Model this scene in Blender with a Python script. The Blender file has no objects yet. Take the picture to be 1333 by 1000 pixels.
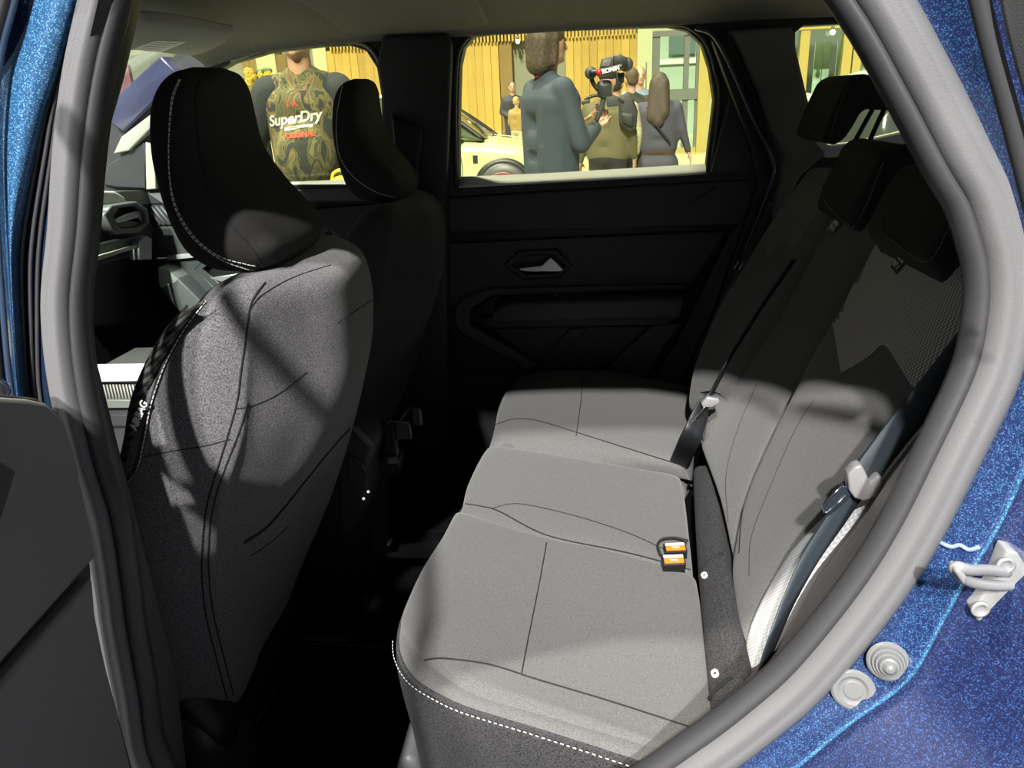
import bpy, bmesh, math, random
from mathutils import Vector, Matrix
from mathutils.bvhtree import BVHTree
from mathutils.geometry import tessellate_polygon
random.seed(7)
C = bpy.context.scene.collection
R = math.radians
sc = bpy.context.scene

# ------------------------------------------------------------------ camera
CAM = Vector((0, 0, 1.4))
_a, _p, _r = R(-6.5), R(20.3), R(2.6)
FW = Vector((math.sin(_a)*math.cos(_p), math.cos(_a)*math.cos(_p), -math.sin(_p)))
_r0 = Vector((math.cos(_a), -math.sin(_a), 0)); _u0 = _r0.cross(FW)
UP = math.cos(_r)*_u0 + math.sin(_r)*_r0
RT = math.cos(_r)*_r0 - math.sin(_r)*_u0
cd = bpy.data.cameras.new('camera'); co = bpy.data.objects.new('camera', cd); C.objects.link(co)
cd.sensor_width = 36; cd.lens = 36*1000/1333; cd.clip_start = 0.02; cd.clip_end = 200
m = Matrix((( RT.x, UP.x, -FW.x, CAM.x), (RT.y, UP.y, -FW.y, CAM.y), (RT.z, UP.z, -FW.z, CAM.z), (0, 0, 0, 1)))
co.matrix_world = m
sc.camera = co

# ------------------------------------------------------------------ world, lamps, exposure
sc.view_settings.view_transform = 'Standard'; sc.view_settings.look = 'None'
sc.view_settings.gamma = 1; sc.view_settings.use_curve_mapping = False
sc.view_settings.exposure = 0.0
w = bpy.data.worlds.new('hall_air'); sc.world = w; w.use_nodes = True
w.node_tree.nodes['Background'].inputs[0].default_value = (0.80, 0.86, 1.0, 1)
w.node_tree.nodes['Background'].inputs[1].default_value = 0.13

def sun(name, d, strength, ang, col=(1, 1, 1)):
    l = bpy.data.lights.new(name, 'SUN'); l.energy = strength; l.angle = R(ang); l.color = col
    o = bpy.data.objects.new(name, l); C.objects.link(o)
    o.rotation_euler = Vector(d).to_track_quat('-Z', 'Y').to_euler(); o.location = (0, 0, 8)
    return o
sun('hall_spotlight', (0.05, 1.0, -0.75), 5.5, 1.5, (1, 0.98, 0.96))
sun('hall_spotlight', (0.12, 1.0, -0.95), 4.0, 2.0, (1, 0.99, 0.97))
sun('hall_spotlight', (0.25, -0.12, -1.0), 7.0, 2.0, (1, 0.97, 0.85))
sun('hall_spotlight', (0.60, 0.22, -1.0), 3.5, 2.0, (1, 0.98, 0.9))

# ------------------------------------------------------------------ pixel -> point on a stated plane
def ray(px, py):
    return FW + RT*(px-666.5)/1000 - UP*(py-500)/1000
def P(px, py, Y=None, X=None, Z=None, pl=None):
    d = ray(px, py)
    if X is not None: t = (X-CAM.x)/d.x
    elif Y is not None: t = (Y-CAM.y)/d.y
    elif Z is not None: t = (Z-CAM.z)/d.z
    else: t = (pl[0]-CAM).dot(pl[1])/d.dot(pl[1])
    return CAM + d*t
def L(pts, **k): return [P(a[0], a[1], **k) for a in pts]
SIDE = (Vector((0, .70, 1.0)), Vector((0, 1, -.15)))           # door aperture plane (leans in)
BACKN = Vector((-1, 0, .51)).normalized()
BACK = (Vector((.2, 0, .65)), BACKN)                             # rear backrest plane

# ------------------------------------------------------------------ materials
MATS = {}
def mat(name, col, rough=.5, metal=0, spec=.5, coat=0, speck=0, sscale=900, bump=0, bscale=400, trans=0, emit=None, estr=1, sheen=0, var=0, vscale=3):
    if name in MATS: return MATS[name]
    M = bpy.data.materials.new(name); M.use_nodes = True; nt = M.node_tree; b = nt.nodes['Principled BSDF']
    I = b.inputs
    I['Base Color'].default_value = (*col, 1); I['Roughness'].default_value = rough; I['Metallic'].default_value = metal
    I['Specular IOR Level'].default_value = spec; I['Coat Weight'].default_value = coat; I['Coat Roughness'].default_value = .05
    I['Sheen Weight'].default_value = sheen
    tc = nt.nodes.new('ShaderNodeTexCoord')
    last = None
    if speck or var:
        rgb = nt.nodes.new('ShaderNodeRGB'); rgb.outputs[0].default_value = (*col, 1); last = rgb.outputs[0]
        for amt, scl in ((speck, sscale), (var, vscale)):
            if not amt: continue
            n = nt.nodes.new('ShaderNodeTexNoise'); n.inputs['Scale'].default_value = scl; n.inputs['Detail'].default_value = 2
            mr = nt.nodes.new('ShaderNodeMapRange'); mr.inputs['From Min'].default_value = .3; mr.inputs['From Max'].default_value = .7
            mr.inputs['To Min'].default_value = 1-amt; mr.inputs['To Max'].default_value = 1+amt
            nt.links.new(tc.outputs['Object'], n.inputs['Vector']); nt.links.new(n.outputs[0], mr.inputs['Value'])
            v = nt.nodes.new('ShaderNodeVectorMath'); v.operation = 'SCALE'
            nt.links.new(last, v.inputs[0]); nt.links.new(mr.outputs[0], v.inputs['Scale']); last = v.outputs[0]
        nt.links.new(last, I['Base Color'])
    if bump:
        n = nt.nodes.new('ShaderNodeTexNoise'); n.inputs['Scale'].default_value = bscale; n.inputs['Detail'].default_value = 3
        bp = nt.nodes.new('ShaderNodeBump'); bp.inputs['Strength'].default_value = bump; bp.inputs['Distance'].default_value = .002
        nt.links.new(tc.outputs['Object'], n.inputs['Vector']); nt.links.new(n.outputs[0], bp.inputs['Height']); nt.links.new(bp.outputs[0], I['Normal'])
    if emit: I['Emission Color'].default_value = (*emit, 1); I['Emission Strength'].default_value = estr
    MATS[name] = M
    return M
def glass(name, tint, refl=.06, rough=0.0):
    M = bpy.data.materials.new(name); M.use_nodes = True; nt = M.node_tree; nt.nodes.clear()
    o = nt.nodes.new('ShaderNodeOutputMaterial'); t = nt.nodes.new('ShaderNodeBsdfTransparent'); g = nt.nodes.new('ShaderNodeBsdfGlossy')
    mx = nt.nodes.new('ShaderNodeMixShader'); lw = nt.nodes.new('ShaderNodeLayerWeight'); lw.inputs[0].default_value = .5
    pw_ = nt.nodes.new('ShaderNodeMath'); pw_.operation = 'POWER'; pw_.inputs[1].default_value = 4; nt.links.new(lw.outputs['Facing'], pw_.inputs[0])
    fr = nt.nodes.new('ShaderNodeMath'); fr.operation = 'MULTIPLY_ADD'; fr.inputs[1].default_value = .5; fr.inputs[2].default_value = .03; nt.links.new(pw_.outputs[0], fr.inputs[0])
    t.inputs[0].default_value = (*tint, 1); g.inputs['Roughness'].default_value = rough; g.inputs[0].default_value = (.9, .95, 1, 1)
    nt.links.new(fr.outputs[0], mx.inputs[0]); nt.links.new(t.outputs[0], mx.inputs[1]); nt.links.new(g.outputs[0], mx.inputs[2]); nt.links.new(mx.outputs[0], o.inputs[0])
    MATS[name] = M; return M
def paint(name, base, flake, scale=1100):
    M = mat(name, base, rough=.35, metal=.2, coat=1.0); nt = M.node_tree; b = nt.nodes['Principled BSDF']
    tc = nt.nodes.new('ShaderNodeTexCoord'); v = nt.nodes.new('ShaderNodeTexVoronoi'); v.inputs['Scale'].default_value = scale
    nt.links.new(tc.outputs['Object'], v.inputs['Vector'])
    sep = nt.nodes.new('ShaderNodeSeparateColor'); nt.links.new(v.outputs['Color'], sep.inputs[0])
    cr = nt.nodes.new('ShaderNodeValToRGB'); e = cr.color_ramp.elements
    e[0].position = .70; e[0].color = (*base, 1); e[1].position = 1; e[1].color = (*flake, 1)
    nt.links.new(sep.outputs[0], cr.inputs[0]); nt.links.new(cr.outputs[0], b.inputs['Base Color'])
    n = nt.nodes.new('ShaderNodeBump'); n.inputs['Strength'].default_value = .25; n.inputs['Distance'].default_value = .0006
    nt.links.new(sep.outputs[1], n.inputs['Height']); nt.links.new(n.outputs[0], b.inputs['Normal'])
    return M
def weave(name, c1, c2, scale=260):
    M = mat(name, c1, rough=.9); nt = M.node_tree; b = nt.nodes['Principled BSDF']
    tc = nt.nodes.new('ShaderNodeTexCoord'); mp = nt.nodes.new('ShaderNodeMapping'); mp.inputs['Rotation'].default_value = (.0, .48, 0)
    br = nt.nodes.new('ShaderNodeTexChecker'); br.inputs['Scale'].default_value = scale; br.inputs['Color1'].default_value = (*c1, 1); br.inputs['Color2'].default_value = (*c2, 1)
    sx = nt.nodes.new('ShaderNodeSeparateXYZ'); cx = nt.nodes.new('ShaderNodeCombineXYZ')
    nt.links.new(tc.outputs['Object'], mp.inputs[0]); nt.links.new(mp.outputs[0], sx.inputs[0])
    nt.links.new(sx.outputs['Y'], cx.inputs['X']); nt.links.new(sx.outputs['Z'], cx.inputs['Y'])
    nt.links.new(cx.outputs[0], br.inputs['Vector']); nt.links.new(br.outputs['Color'], b.inputs['Base Color'])
    bp = nt.nodes.new('ShaderNodeBump'); bp.inputs['Strength'].default_value = .4; bp.inputs['Distance'].default_value = .001
    nt.links.new(br.outputs['Fac'], bp.inputs['Height']); nt.links.new(bp.outputs[0], b.inputs['Normal'])
    return M

FAB = mat('grey_seat_fabric', (.120, .117, .112), rough=.95, speck=.35, sscale=700, bump=.35, bscale=700, sheen=.15)
FABD = mat('dark_piping_shaded_seat', (.035, .034, .036), rough=.9, speck=.8, sscale=600, bump=.4, bscale=700, sheen=.1)
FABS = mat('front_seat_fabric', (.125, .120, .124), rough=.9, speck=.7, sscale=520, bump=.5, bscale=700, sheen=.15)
FABH = mat('headrest_fabric', (.022, .021, .020), rough=.95, speck=.3, sscale=700, bump=.3, bscale=700)
SPK = mat('speckled_side_textile', (.036, .035, .036), rough=.8, speck=1.0, sscale=520, bump=.5, bscale=600)
SEAM = mat('seam_thread_dark', (.015, .015, .015), rough=.9)
WHT = mat('white_thread', (.75, .74, .70), rough=.8)
WEAVE = weave('woven_shoulder_cloth', (.75, .72, .65), (.28, .27, .25), 300)
WEAVEL = weave('lit_side_mesh', (.85, .85, .86), (.6, .6, .6), 330)
LINER = mat('headliner_cloth', (.19, .185, .175), rough=1, speck=.3, sscale=500, bump=.4, bscale=500)
PLD = mat('dark_door_plastic', (.036, .036, .038), rough=.55, bump=.2, bscale=900)
PLB = mat('black_plastic', (.010, .010, .011), rough=.45)
PLG = mat('grey_soft_plastic', (.11, .11, .112), rough=.5, bump=.15, bscale=900)
PLM = mat('mid_grey_plastic', (.16, .16, .165), rough=.45)
PLBR = mat('brown_grey_trim', (.085, .078, .078), rough=.55, bump=.15, bscale=900)
RUB = mat('grey_rubber_seal', (.135, .133, .135), rough=.5, bump=.12, bscale=500)
RUBD = mat('dark_rubber', (.045, .044, .047), rough=.45)
SILV = mat('satin_silver', (.62, .62, .62), rough=.3, metal=.7)
CARPET = mat('black_carpet', (.006, .006, .007), rough=1, spec=.05, bump=.5, bscale=800)
SILL = mat('lit_sill_cap', (.9, .89, .92), rough=.5)  # cap whitened; the strong light on it is put into the colour
BELT = mat('slate_belt_webbing', (.035, .045, .055), rough=.45, bump=.3, bscale=1200)
BELTD = mat('black_belt_webbing', (.010, .011, .013), rough=.5)
BLUE_LIT = paint('blue_paint_lit', (.025, .10, .23), (.2, .5, .8))  # one body paint in three tones; this copy has the light painted in
BLUE_SHADED = paint('blue_paint_shaded', (.011, .016, .066), (.045, .11, .30))  # the same body paint, darkened to paint in shade
BLUE_HALF = paint('blue_paint_half_lit', (.013, .028, .105), (.075, .21, .44))  # the same body paint, half tone for the jamb's weaker light
CHROME = mat('chrome', (.8, .8, .8), rough=.15, metal=1)
ORANGE = mat('orange_button', (.95, .22, .02), rough=.35)
WHITEP = mat('white_plastic', (.85, .85, .85), rough=.4)
GLS = glass('tinted_side_glass', (.93, .95, .80))
GLW = glass('clear_glass', (.9, .95, .92))

WOOD = None
# ------------------------------------------------------------------ mesh helpers
def thing(name, label, cat, loc=(0, 0, 0), group=None, kind=None):
    o = bpy.data.objects.new(name, None); C.objects.link(o); o.location = loc; o.empty_display_size = .05
    o['label'] = label; o['category'] = cat
    if group: o['group'] = group
    if kind: o['kind'] = kind
    bpy.context.view_layer.update()
    return o
def tag(o, label=None, cat=None, group=None, kind=None):
    if label: o['label'] = label
    if cat: o['category'] = cat
    if group: o['group'] = group
    if kind: o['kind'] = kind
    return o
def root_offset(p):
    v = Vector((0, 0, 0))
    while p is not None: v += p.location; p = p.parent
    return v
def link(name, me, mt, parent=None, smooth=True):
    o = bpy.data.objects.new(name, me); C.objects.link(o)
    if mt is not None and not me.materials: me.materials.append(mt)
    if smooth: me.polygons.foreach_set('use_smooth', [True]*len(me.polygons))
    if parent is not None:
        o.parent = parent
        off = root_offset(parent)
        me.transform(Matrix.Translation(-off))
    me.update()
    return o
def mesh(name, vs, fs, mt, parent=None, smooth=True):
    me = bpy.data.meshes.new(name); me.from_pydata([tuple(v) for v in vs], [], fs); me.validate()
    return link(name, me, mt, parent, smooth)
def frombm(name, bm, mt, parent=None, smooth=True, recalc=True):
    if recalc: bmesh.ops.recalc_face_normals(bm, faces=bm.faces)
    me = bpy.data.meshes.new(name); bm.to_mesh(me); bm.free()
    return link(name, me, mt, parent, smooth)
def modded(name, me, mods, mt, parent=None, smooth=True):
    o = bpy.data.objects.new('tmp', me); C.objects.link(o)
    for t, kw in mods:
        md = o.modifiers.new(t, t)
        for k, v in kw.items(): setattr(md, k, v)
    dg = bpy.context.evaluated_depsgraph_get(); dg.update()
    me2 = bpy.data.meshes.new_from_object(o.evaluated_get(dg)); bpy.data.objects.remove(o)
    me2.name = name
    return link(name, me2, mt, parent, smooth)
def cr(p0, p1, p2, p3, t):
    return .5*((2*p1) + (p2-p0)*t + (2*p0-5*p1+4*p2-p3)*t*t + (3*p1-p0-3*p2+p3)*t*t*t)
def curve(pts, n, closed=False):
    """Catmull-Rom through pts; n segments per span"""
    pts = [Vector(p) for p in pts]; k = len(pts); out = []
    spans = k if closed else k-1
    for i in range(spans):
        if closed: a, b, c, d = pts[(i-1) % k], pts[i], pts[(i+1) % k], pts[(i+2) % k]
        else:
            b, c = pts[i], pts[i+1]; a = pts[i-1] if i else b*2-c; d = pts[i+2] if i+2 < k else c*2-b
        for j in range(n): out.append(cr(a, b, c, d, j/n))
    if not closed: out.append(pts[-1].copy())
    return out
def resample(pts, n, closed=False):
    q = list(pts)+([pts[0]] if closed else [])
    s = [0]
    for i in range(1, len(q)): s.append(s[-1]+(q[i]-q[i-1]).length)
    out = []; j = 0
    m_ = n if closed else n-1
    for i in range(n):
        t = s[-1]*i/m_
        while j < len(q)-2 and s[j+1] < t: j += 1
        f = (t-s[j])/max(1e-9, s[j+1]-s[j]); out.append(q[j].lerp(q[j+1], min(1, max(0, f))))
    return out
def grid(name, rows, mt, parent=None, nu=6, nv=6, closed=False, thick=0, cap=False, smooth=True, off=-1):
    """rows of control points -> smooth surface; closed = each row is a ring"""
    rr = [curve(r, nu, closed) for r in rows]
    cols = list(zip(*rr)); cc = [curve(c, nv) for c in cols]
    g = list(zip(*cc)); nr, nc = len(g), len(g[0])
    vs = [v for r in g for v in r]; fs = []
    for i in range(nr-1):
        for j in range(nc if closed else nc-1):
            a = i*nc+j; b = i*nc+(j+1) % nc; fs.append((a, b, b+nc, a+nc))
    if cap:
        for base, rev in ((0, 1), ((nr-1)*nc, 0)):
            c = sum((vs[base+j] for j in range(nc)), Vector())/nc; vs.append(c); k = len(vs)-1
            for j in range(nc):
                f = (base+j, base+(j+1) % nc, k); fs.append(f if not rev else f[::-1])
    bm = bmesh.new(); bv = [bm.verts.new(v) for v in vs]
    for f in fs:
        try: bm.faces.new([bv[i] for i in f])
        except ValueError: pass
    bmesh.ops.recalc_face_normals(bm, faces=bm.faces)
    me = bpy.data.meshes.new(name); bm.to_mesh(me); bm.free()
    if thick: return modded(name, me, [('SOLIDIFY', dict(thickness=thick, offset=off))], mt, parent, smooth)
    return link(name, me, mt, parent, smooth)
def bil(rows, u, v):
    """Catmull-Rom patch point"""
    def ev(ps, t):
        k = len(ps)-1; x = min(k-1e-6, max(0, t*k)); i = int(x); b, c = ps[i], ps[i+1]
        a = ps[i-1] if i else b*2-c; d = ps[i+2] if i+2 <= k else c*2-b
        return cr(a, b, c, d, x-i)
    return ev([ev(r, u) for r in rows], v)
def pillow(name, rows, T, mt, parent=None, p=6, q=6, nu=40, nv=40, crown=0, flip=False, skirt=0, extra=None):
    """cushion whose crowned top passes through rows; its rounded edges fall by T"""
    f = lambda k, n: .5-.5*math.cos(math.pi*k/n)
    vs = []; base = []
    e = .004
    c0 = bil(rows, .5, .5); n0 = (bil(rows, .51, .5)-c0).cross(bil(rows, .5, .51)-c0)
    flip = (n0.dot(CAM-c0) < 0) != flip
    for j in range(nv+1):
        for i in range(nu+1):
            u, v = f(i, nu), f(j, nv)
            pt = bil(rows, u, v); du = bil(rows, min(1, u+e), v)-bil(rows, max(0, u-e), v); dv = bil(rows, u, min(1, v+e))-bil(rows, u, max(0, v-e))
            n = du.cross(dv).normalized()
            if flip: n = -n
            a = max(0, 1-abs(2*u-1)**p)**(1/p)*max(0, 1-abs(2*v-1)**q)**(1/q)
            h = T*(a-1) + crown*(1-(2*u-1)**2)*(1-(2*v-1)**2)
            if extra: h += extra(u, v)
            vs.append(pt+n*h); base.append(pt-n*(T+skirt))
    W = nu+1; fs = []
    for j in range(nv):
        for i in range(nu):
            a = j*W+i; fs.append((a, a+1, a+1+W, a+W))
    ring = [i for i in range(W)]+[j*W+nu for j in range(1, nv+1)]+[nv*W+i for i in range(nu-1, -1, -1)]+[j*W for j in range(nv-1, 0, -1)]
    k0 = len(vs); vs += [base[i] for i in ring]
    for i in range(len(ring)):
        j = (i+1) % len(ring); fs.append((ring[i], k0+i, k0+j, ring[j]))
    fs.append(tuple(range(k0, k0+len(ring))))
    bm = bmesh.new(); bv = [bm.verts.new(v) for v in vs]
    for fc in fs:
        try: bm.faces.new([bv[i] for i in fc])
        except ValueError: pass
    return frombm(name, bm, mt, parent)
def tube_bm(bm, pts, r, n=8, closed=False, cap=True, r2=None):
    k = len(pts); rings = []
    prev = None
    for i, p in enumerate(pts):
        a = pts[(i-1) % k] if (closed or i) else pts[i]; b = pts[(i+1) % k] if (closed or i < k-1) else pts[i]
        t = (b-a).normalized()
        if prev is None: nn = t.orthogonal().normalized()
        else:
            nn = prev-t*prev.dot(t); nn = nn.normalized() if nn.length > 1e-6 else t.orthogonal().normalized()
        prev = nn; bb = t.cross(nn)
        rr = r if r2 is None else r+(r2-r)*i/max(1, k-1)
        rings.append([bm.verts.new(p+nn*math.cos(2*math.pi*j/n)*rr+bb*math.sin(2*math.pi*j/n)*rr) for j in range(n)])
    for i in range(k if closed else k-1):
        A, B = rings[i], rings[(i+1) % k]
        for j in range(n): bm.faces.new((A[j], A[(j+1) % n], B[(j+1) % n], B[j]))
    if cap and not closed: bm.faces.new(rings[0][::-1]); bm.faces.new(rings[-1])
def tube(name, pts, r, mt, parent=None, n=8, closed=False, smooth=True, seg=6, r2=None):
    bm = bmesh.new(); tube_bm(bm, curve(pts, seg, closed) if seg > 1 else [Vector(p) for p in pts], r, n, closed, True, r2)
    return frombm(name, bm, mt, parent, smooth)
def sweep(name, path, prof, mt, parent=None, closed=False, up=None, seg=1, smooth=True, wf=lambda p: 1):
    """prof: 2D points (a outward in-plane normal, b along up); path planar around up"""
    pts = [Vector(p) for p in (curve(path, seg, closed) if seg > 1 else path)]; k = len(pts); bm = bmesh.new(); rings = []
    for i, p in enumerate(pts):
        a = pts[(i-1) % k] if (closed or i) else pts[i]; b = pts[(i+1) % k] if (closed or i < k-1) else pts[i]
        t = (b-a).normalized(); u = up.normalized(); n = t.cross(u).normalized()
        k_ = wf(p); rings.append([bm.verts.new(p+n*x*k_+u*y) for x, y in prof])
    m_ = len(prof)
    for i in range(k if closed else k-1):
        A, B = rings[i], rings[(i+1) % k]
        for j in range(m_): bm.faces.new((A[j], A[(j+1) % m_], B[(j+1) % m_], B[j]))
    if not closed: bm.faces.new(rings[0][::-1]); bm.faces.new(rings[-1])
    return frombm(name, bm, mt, parent, smooth)
def chaikin(pts, n=2, closed=True):
    for _ in range(n):
        q = []; k = len(pts)
        for i in range(k if closed else k-1):
            a, b = Vector(pts[i]), Vector(pts[(i+1) % k]); q += [a.lerp(b, .25), a.lerp(b, .75)]
        pts = q
    return pts
AX = {'Y': Matrix(((1, 0, 0), (0, 0, -1), (0, 1, 0))), 'X': Matrix(((0, 0, 1), (1, 0, 0), (0, 1, 0))), 'Z': Matrix(((1, 0, 0), (0, 1, 0), (0, 0, 1)))}
def two(ax, pts):
    return [((p.x, p.z) if ax == 'Y' else (p.y, p.z) if ax == 'X' else (p.x, p.y)) for p in pts]
def flat(outlines, depth, bevel, M4, name, mt, parent=None, smooth=False):
    cu = bpy.data.curves.new('tmp', 'CURVE'); cu.dimensions = '2D'; cu.fill_mode = 'BOTH'
    cu.extrude = max(0, depth/2-bevel); cu.bevel_depth = bevel; cu.bevel_resolution = 2; cu.offset = -bevel
    for o in outlines:
        s = cu.splines.new('POLY'); s.points.add(len(o)-1); s.use_cyclic_u = True
        for i, p in enumerate(o): s.points[i].co = (p[0], p[1], 0, 1)
    ob = bpy.data.objects.new('tmp', cu); C.objects.link(ob)
    dg = bpy.context.evaluated_depsgraph_get(); dg.update()
    me = bpy.data.meshes.new_from_object(ob.evaluated_get(dg)); bpy.data.objects.remove(ob); bpy.data.curves.remove(cu)
    me.name = name; me.materials.clear(); me.transform(M4)
    return link(name, me, mt, parent, smooth)
def plate(name, outer, mt, parent=None, ax='Y', c=0, depth=.02, bevel=.003, holes=(), smooth=False, rnd=0):
    """flat panel with its camera-side face at c on the axis plane; outline from points lying in that plane"""
    M3 = AX[ax]; sgn = {'Y': 1, 'X': -1, 'Z': -1}[ax]
    T = {'Y': Vector((0, c+sgn*depth/2, 0)), 'X': Vector((c+sgn*depth/2, 0, 0)), 'Z': Vector((0, 0, c+sgn*depth/2))}[ax]
    M4 = Matrix.Translation(T) @ M3.to_4x4()
    o2 = [two(ax, outer)]+[two(ax, h) for h in holes]
    if rnd: o2 = [[tuple(q) for q in chaikin([Vector(x) for x in o], rnd)] for o in o2]
    return flat(o2, depth, bevel, M4, name, mt, parent, smooth)
def prism(name, prof, ax, a, b, mt, parent=None, bevel=.01, seg=3, smooth=True):
    """closed profile (3D points in an axis plane) pulled along the axis from a to b, edges rounded"""
    bm = bmesh.new(); i = {'X': 0, 'Y': 1, 'Z': 2}[ax]
    def at(p, t): q = Vector(p); q[i] = t; return q
    A = [bm.verts.new(at(p, a)) for p in prof]; B = [bm.verts.new(at(p, b)) for p in prof]; k = len(prof)
    bm.faces.new(A); bm.faces.new(B[::-1])
    for j in range(k): bm.faces.new((A[j], B[j], B[(j+1) % k], A[(j+1) % k]))
    bmesh.ops.recalc_face_normals(bm, faces=bm.faces)
    if bevel:
        es = [e for e in bm.edges if e.calc_face_angle(0) > .5]
        bmesh.ops.bevel(bm, geom=es, offset=bevel, segments=seg, profile=.5, affect='EDGES', clamp_overlap=True)
    return frombm(name, bm, mt, parent, smooth)
def box_bm(bm, lo, hi, bevel=0, seg=2, M=None):
    r = bmesh.ops.create_cube(bm, size=1); vs = r['verts']
    for v in vs: v.co = Vector(((lo[0]+hi[0])/2+v.co.x*(hi[0]-lo[0]), (lo[1]+hi[1])/2+v.co.y*(hi[1]-lo[1]), (lo[2]+hi[2])/2+v.co.z*(hi[2]-lo[2])))
    if bevel:
        es = list({e for v in vs for e in v.link_edges})
        rr = bmesh.ops.bevel(bm, geom=es, offset=bevel, segments=seg, profile=.5, affect='EDGES')
        vs = list({v for f in rr['faces'] for v in f.verts} | {v for v in vs if v.is_valid})
    if M is not None: bmesh.ops.transform(bm, matrix=M, verts=vs)
def box(name, lo, hi, mt, parent=None, bevel=.004, seg=2, M=None, smooth=False):
    bm = bmesh.new(); box_bm(bm, lo, hi, bevel, seg, M)
    return frombm(name, bm, mt, parent, smooth)
def lathe(name, prof, M, mt, parent=None, n=24):
    """prof (r, h) spun about local z"""
    bm = bmesh.new(); rings = []
    for r, h in prof: rings.append([bm.verts.new(M @ Vector((r*math.cos(2*math.pi*j/n), r*math.sin(2*math.pi*j/n), h))) for j in range(n)])
    for A, B in zip(rings, rings[1:]):
        for j in range(n): bm.faces.new((A[j], A[(j+1) % n], B[(j+1) % n], B[j]))
    bm.faces.new(rings[0][::-1]); bm.faces.new(rings[-1])
    return frombm(name, bm, mt, parent)
def bvh(o):
    me = o.data; off = o.matrix_world.translation if not o.parent else root_offset(o)
    return BVHTree.FromPolygons([v.co+off for v in me.vertices], [tuple(p.vertices) for p in me.polygons])
_B = {}
def on(objs, px, py, off=.001):
    """point of the nearest of the meshes under a line of sight, lifted off its surface"""
    best = None; d = ray(px, py).normalized()
    for o in objs:
        if o.name not in _B: _B[o.name] = bvh(o)
        h = _B[o.name].ray_cast(CAM, d)
        if h[0] is not None and (best is None or h[3] < best[3]): best = h
    if best is None: return None
    n = best[1] if best[1].dot(d) < 0 else -best[1]
    return best[0]+n*off
def drape_line(objs, pts, seg=8, off=.001):
    q = curve([Vector((a, b, 0)) for a, b in pts], seg)
    return [x for x in (on(objs, v.x, v.y, off) for v in q) if x is not None]
def seam(objs, pts, parent, r=.0011, mt=None, name='seam', seg=8):
    l = drape_line(objs, pts, seg, 0)
    if len(l) < 3: return None
    return tube(name, l, r, mt or SEAM, parent, n=6, seg=1)
def stitches(line, parent, step=.008, dash=.005, r=.0012, mt=None, name='stitching'):
    tot = sum((b-a).length for a, b in zip(line, line[1:])); n = max(2, int(tot/step))
    rs = resample(line, n*4+1); bm = bmesh.new()
    for i in range(n):
        a, b = rs[i*4], rs[min(len(rs)-1, i*4+max(1, round(4*dash/step)))]
        if (b-a).length > 1e-5: tube_bm(bm, [a, b], r, 4)
    o = frombm(name, bm, mt or WHT, parent, False); o['kind'] = 'stuff'
    return o
def drape(name, objs, rows, mt, parent, off=.0015, nu=8, nv=8):
    rr = [curve([Vector((a, b, 0)) for a, b in r], nu) for r in rows]
    cc = [curve(c, nv) for c in zip(*rr)]; g = list(zip(*cc)); vs = []; idx = {}
    for i, r in enumerate(g):
        for j, v in enumerate(r):
            h = on(objs, v.x, v.y, off)
            if h is not None: idx[i, j] = len(vs); vs.append(h)
    fs = []
    for i in range(len(g)-1):
        for j in range(len(g[0])-1):
            k = [(i, j), (i, j+1), (i+1, j+1), (i+1, j)]
            if all(x in idx for x in k): fs.append([idx[x] for x in k])
    return mesh(name, vs, fs, mt, parent)
def band(name, path, width, wdir, mt, parent=None, thick=.0015, seg=8):
    """webbing: path with a width direction (one vector or one per control point)"""
    ps = curve(path, seg); k = len(path)
    wd = [Vector(x) for x in wdir] if isinstance(wdir, (list, tuple)) and not isinstance(wdir[0], (int, float)) else [Vector(wdir)]*k
    ws = curve(wd, seg); bm = bmesh.new(); rg = []
    for i, p in enumerate(ps):
        t = (ps[min(i+1, len(ps)-1)]-ps[max(i-1, 0)]).normalized(); q = ws[i]-t*ws[i].dot(t); q.normalize(); n = t.cross(q)
        rg.append([bm.verts.new(p+q*a*width/2+n*b*thick/2) for a, b in ((-1, -1), (-.9, 1), (-.35, 1.3), (0, 1), (.35, 1.3), (.9, 1), (1, -1))])
    for A, B in zip(rg, rg[1:]):
        for j in range(7): bm.faces.new((A[j], A[(j+1) % 7], B[(j+1) % 7], B[j]))
    bm.faces.new(rg[0][::-1]); bm.faces.new(rg[-1])
    return frombm(name, bm, mt, parent)
def text(name, body, size, M, mt, parent=None, depth=.001, shear=0, bold=0, align='CENTER'):
    cu = bpy.data.curves.new('tmp', 'FONT'); cu.body = body; cu.size = size; cu.extrude = depth; cu.shear = shear; cu.offset = bold; cu.align_x = align; cu.align_y = 'CENTER'
    ob = bpy.data.objects.new('tmp', cu); C.objects.link(ob)
    dg = bpy.context.evaluated_depsgraph_get(); dg.update()
    me = bpy.data.meshes.new_from_object(ob.evaluated_get(dg)); bpy.data.objects.remove(ob); bpy.data.curves.remove(cu)
    me.name = name; me.materials.clear(); me.transform(M)
    return link(name, me, mt, parent, False)
def frame(o, x, y):
    """matrix with local x along x, local y near y"""
    x = Vector(x).normalized(); z = x.cross(Vector(y)).normalized(); y = z.cross(x)
    return Matrix(((x.x, y.x, z.x, o[0]), (x.y, y.y, z.y, o[1]), (x.z, y.z, z.z, o[2]), (0, 0, 0, 1)))
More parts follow.
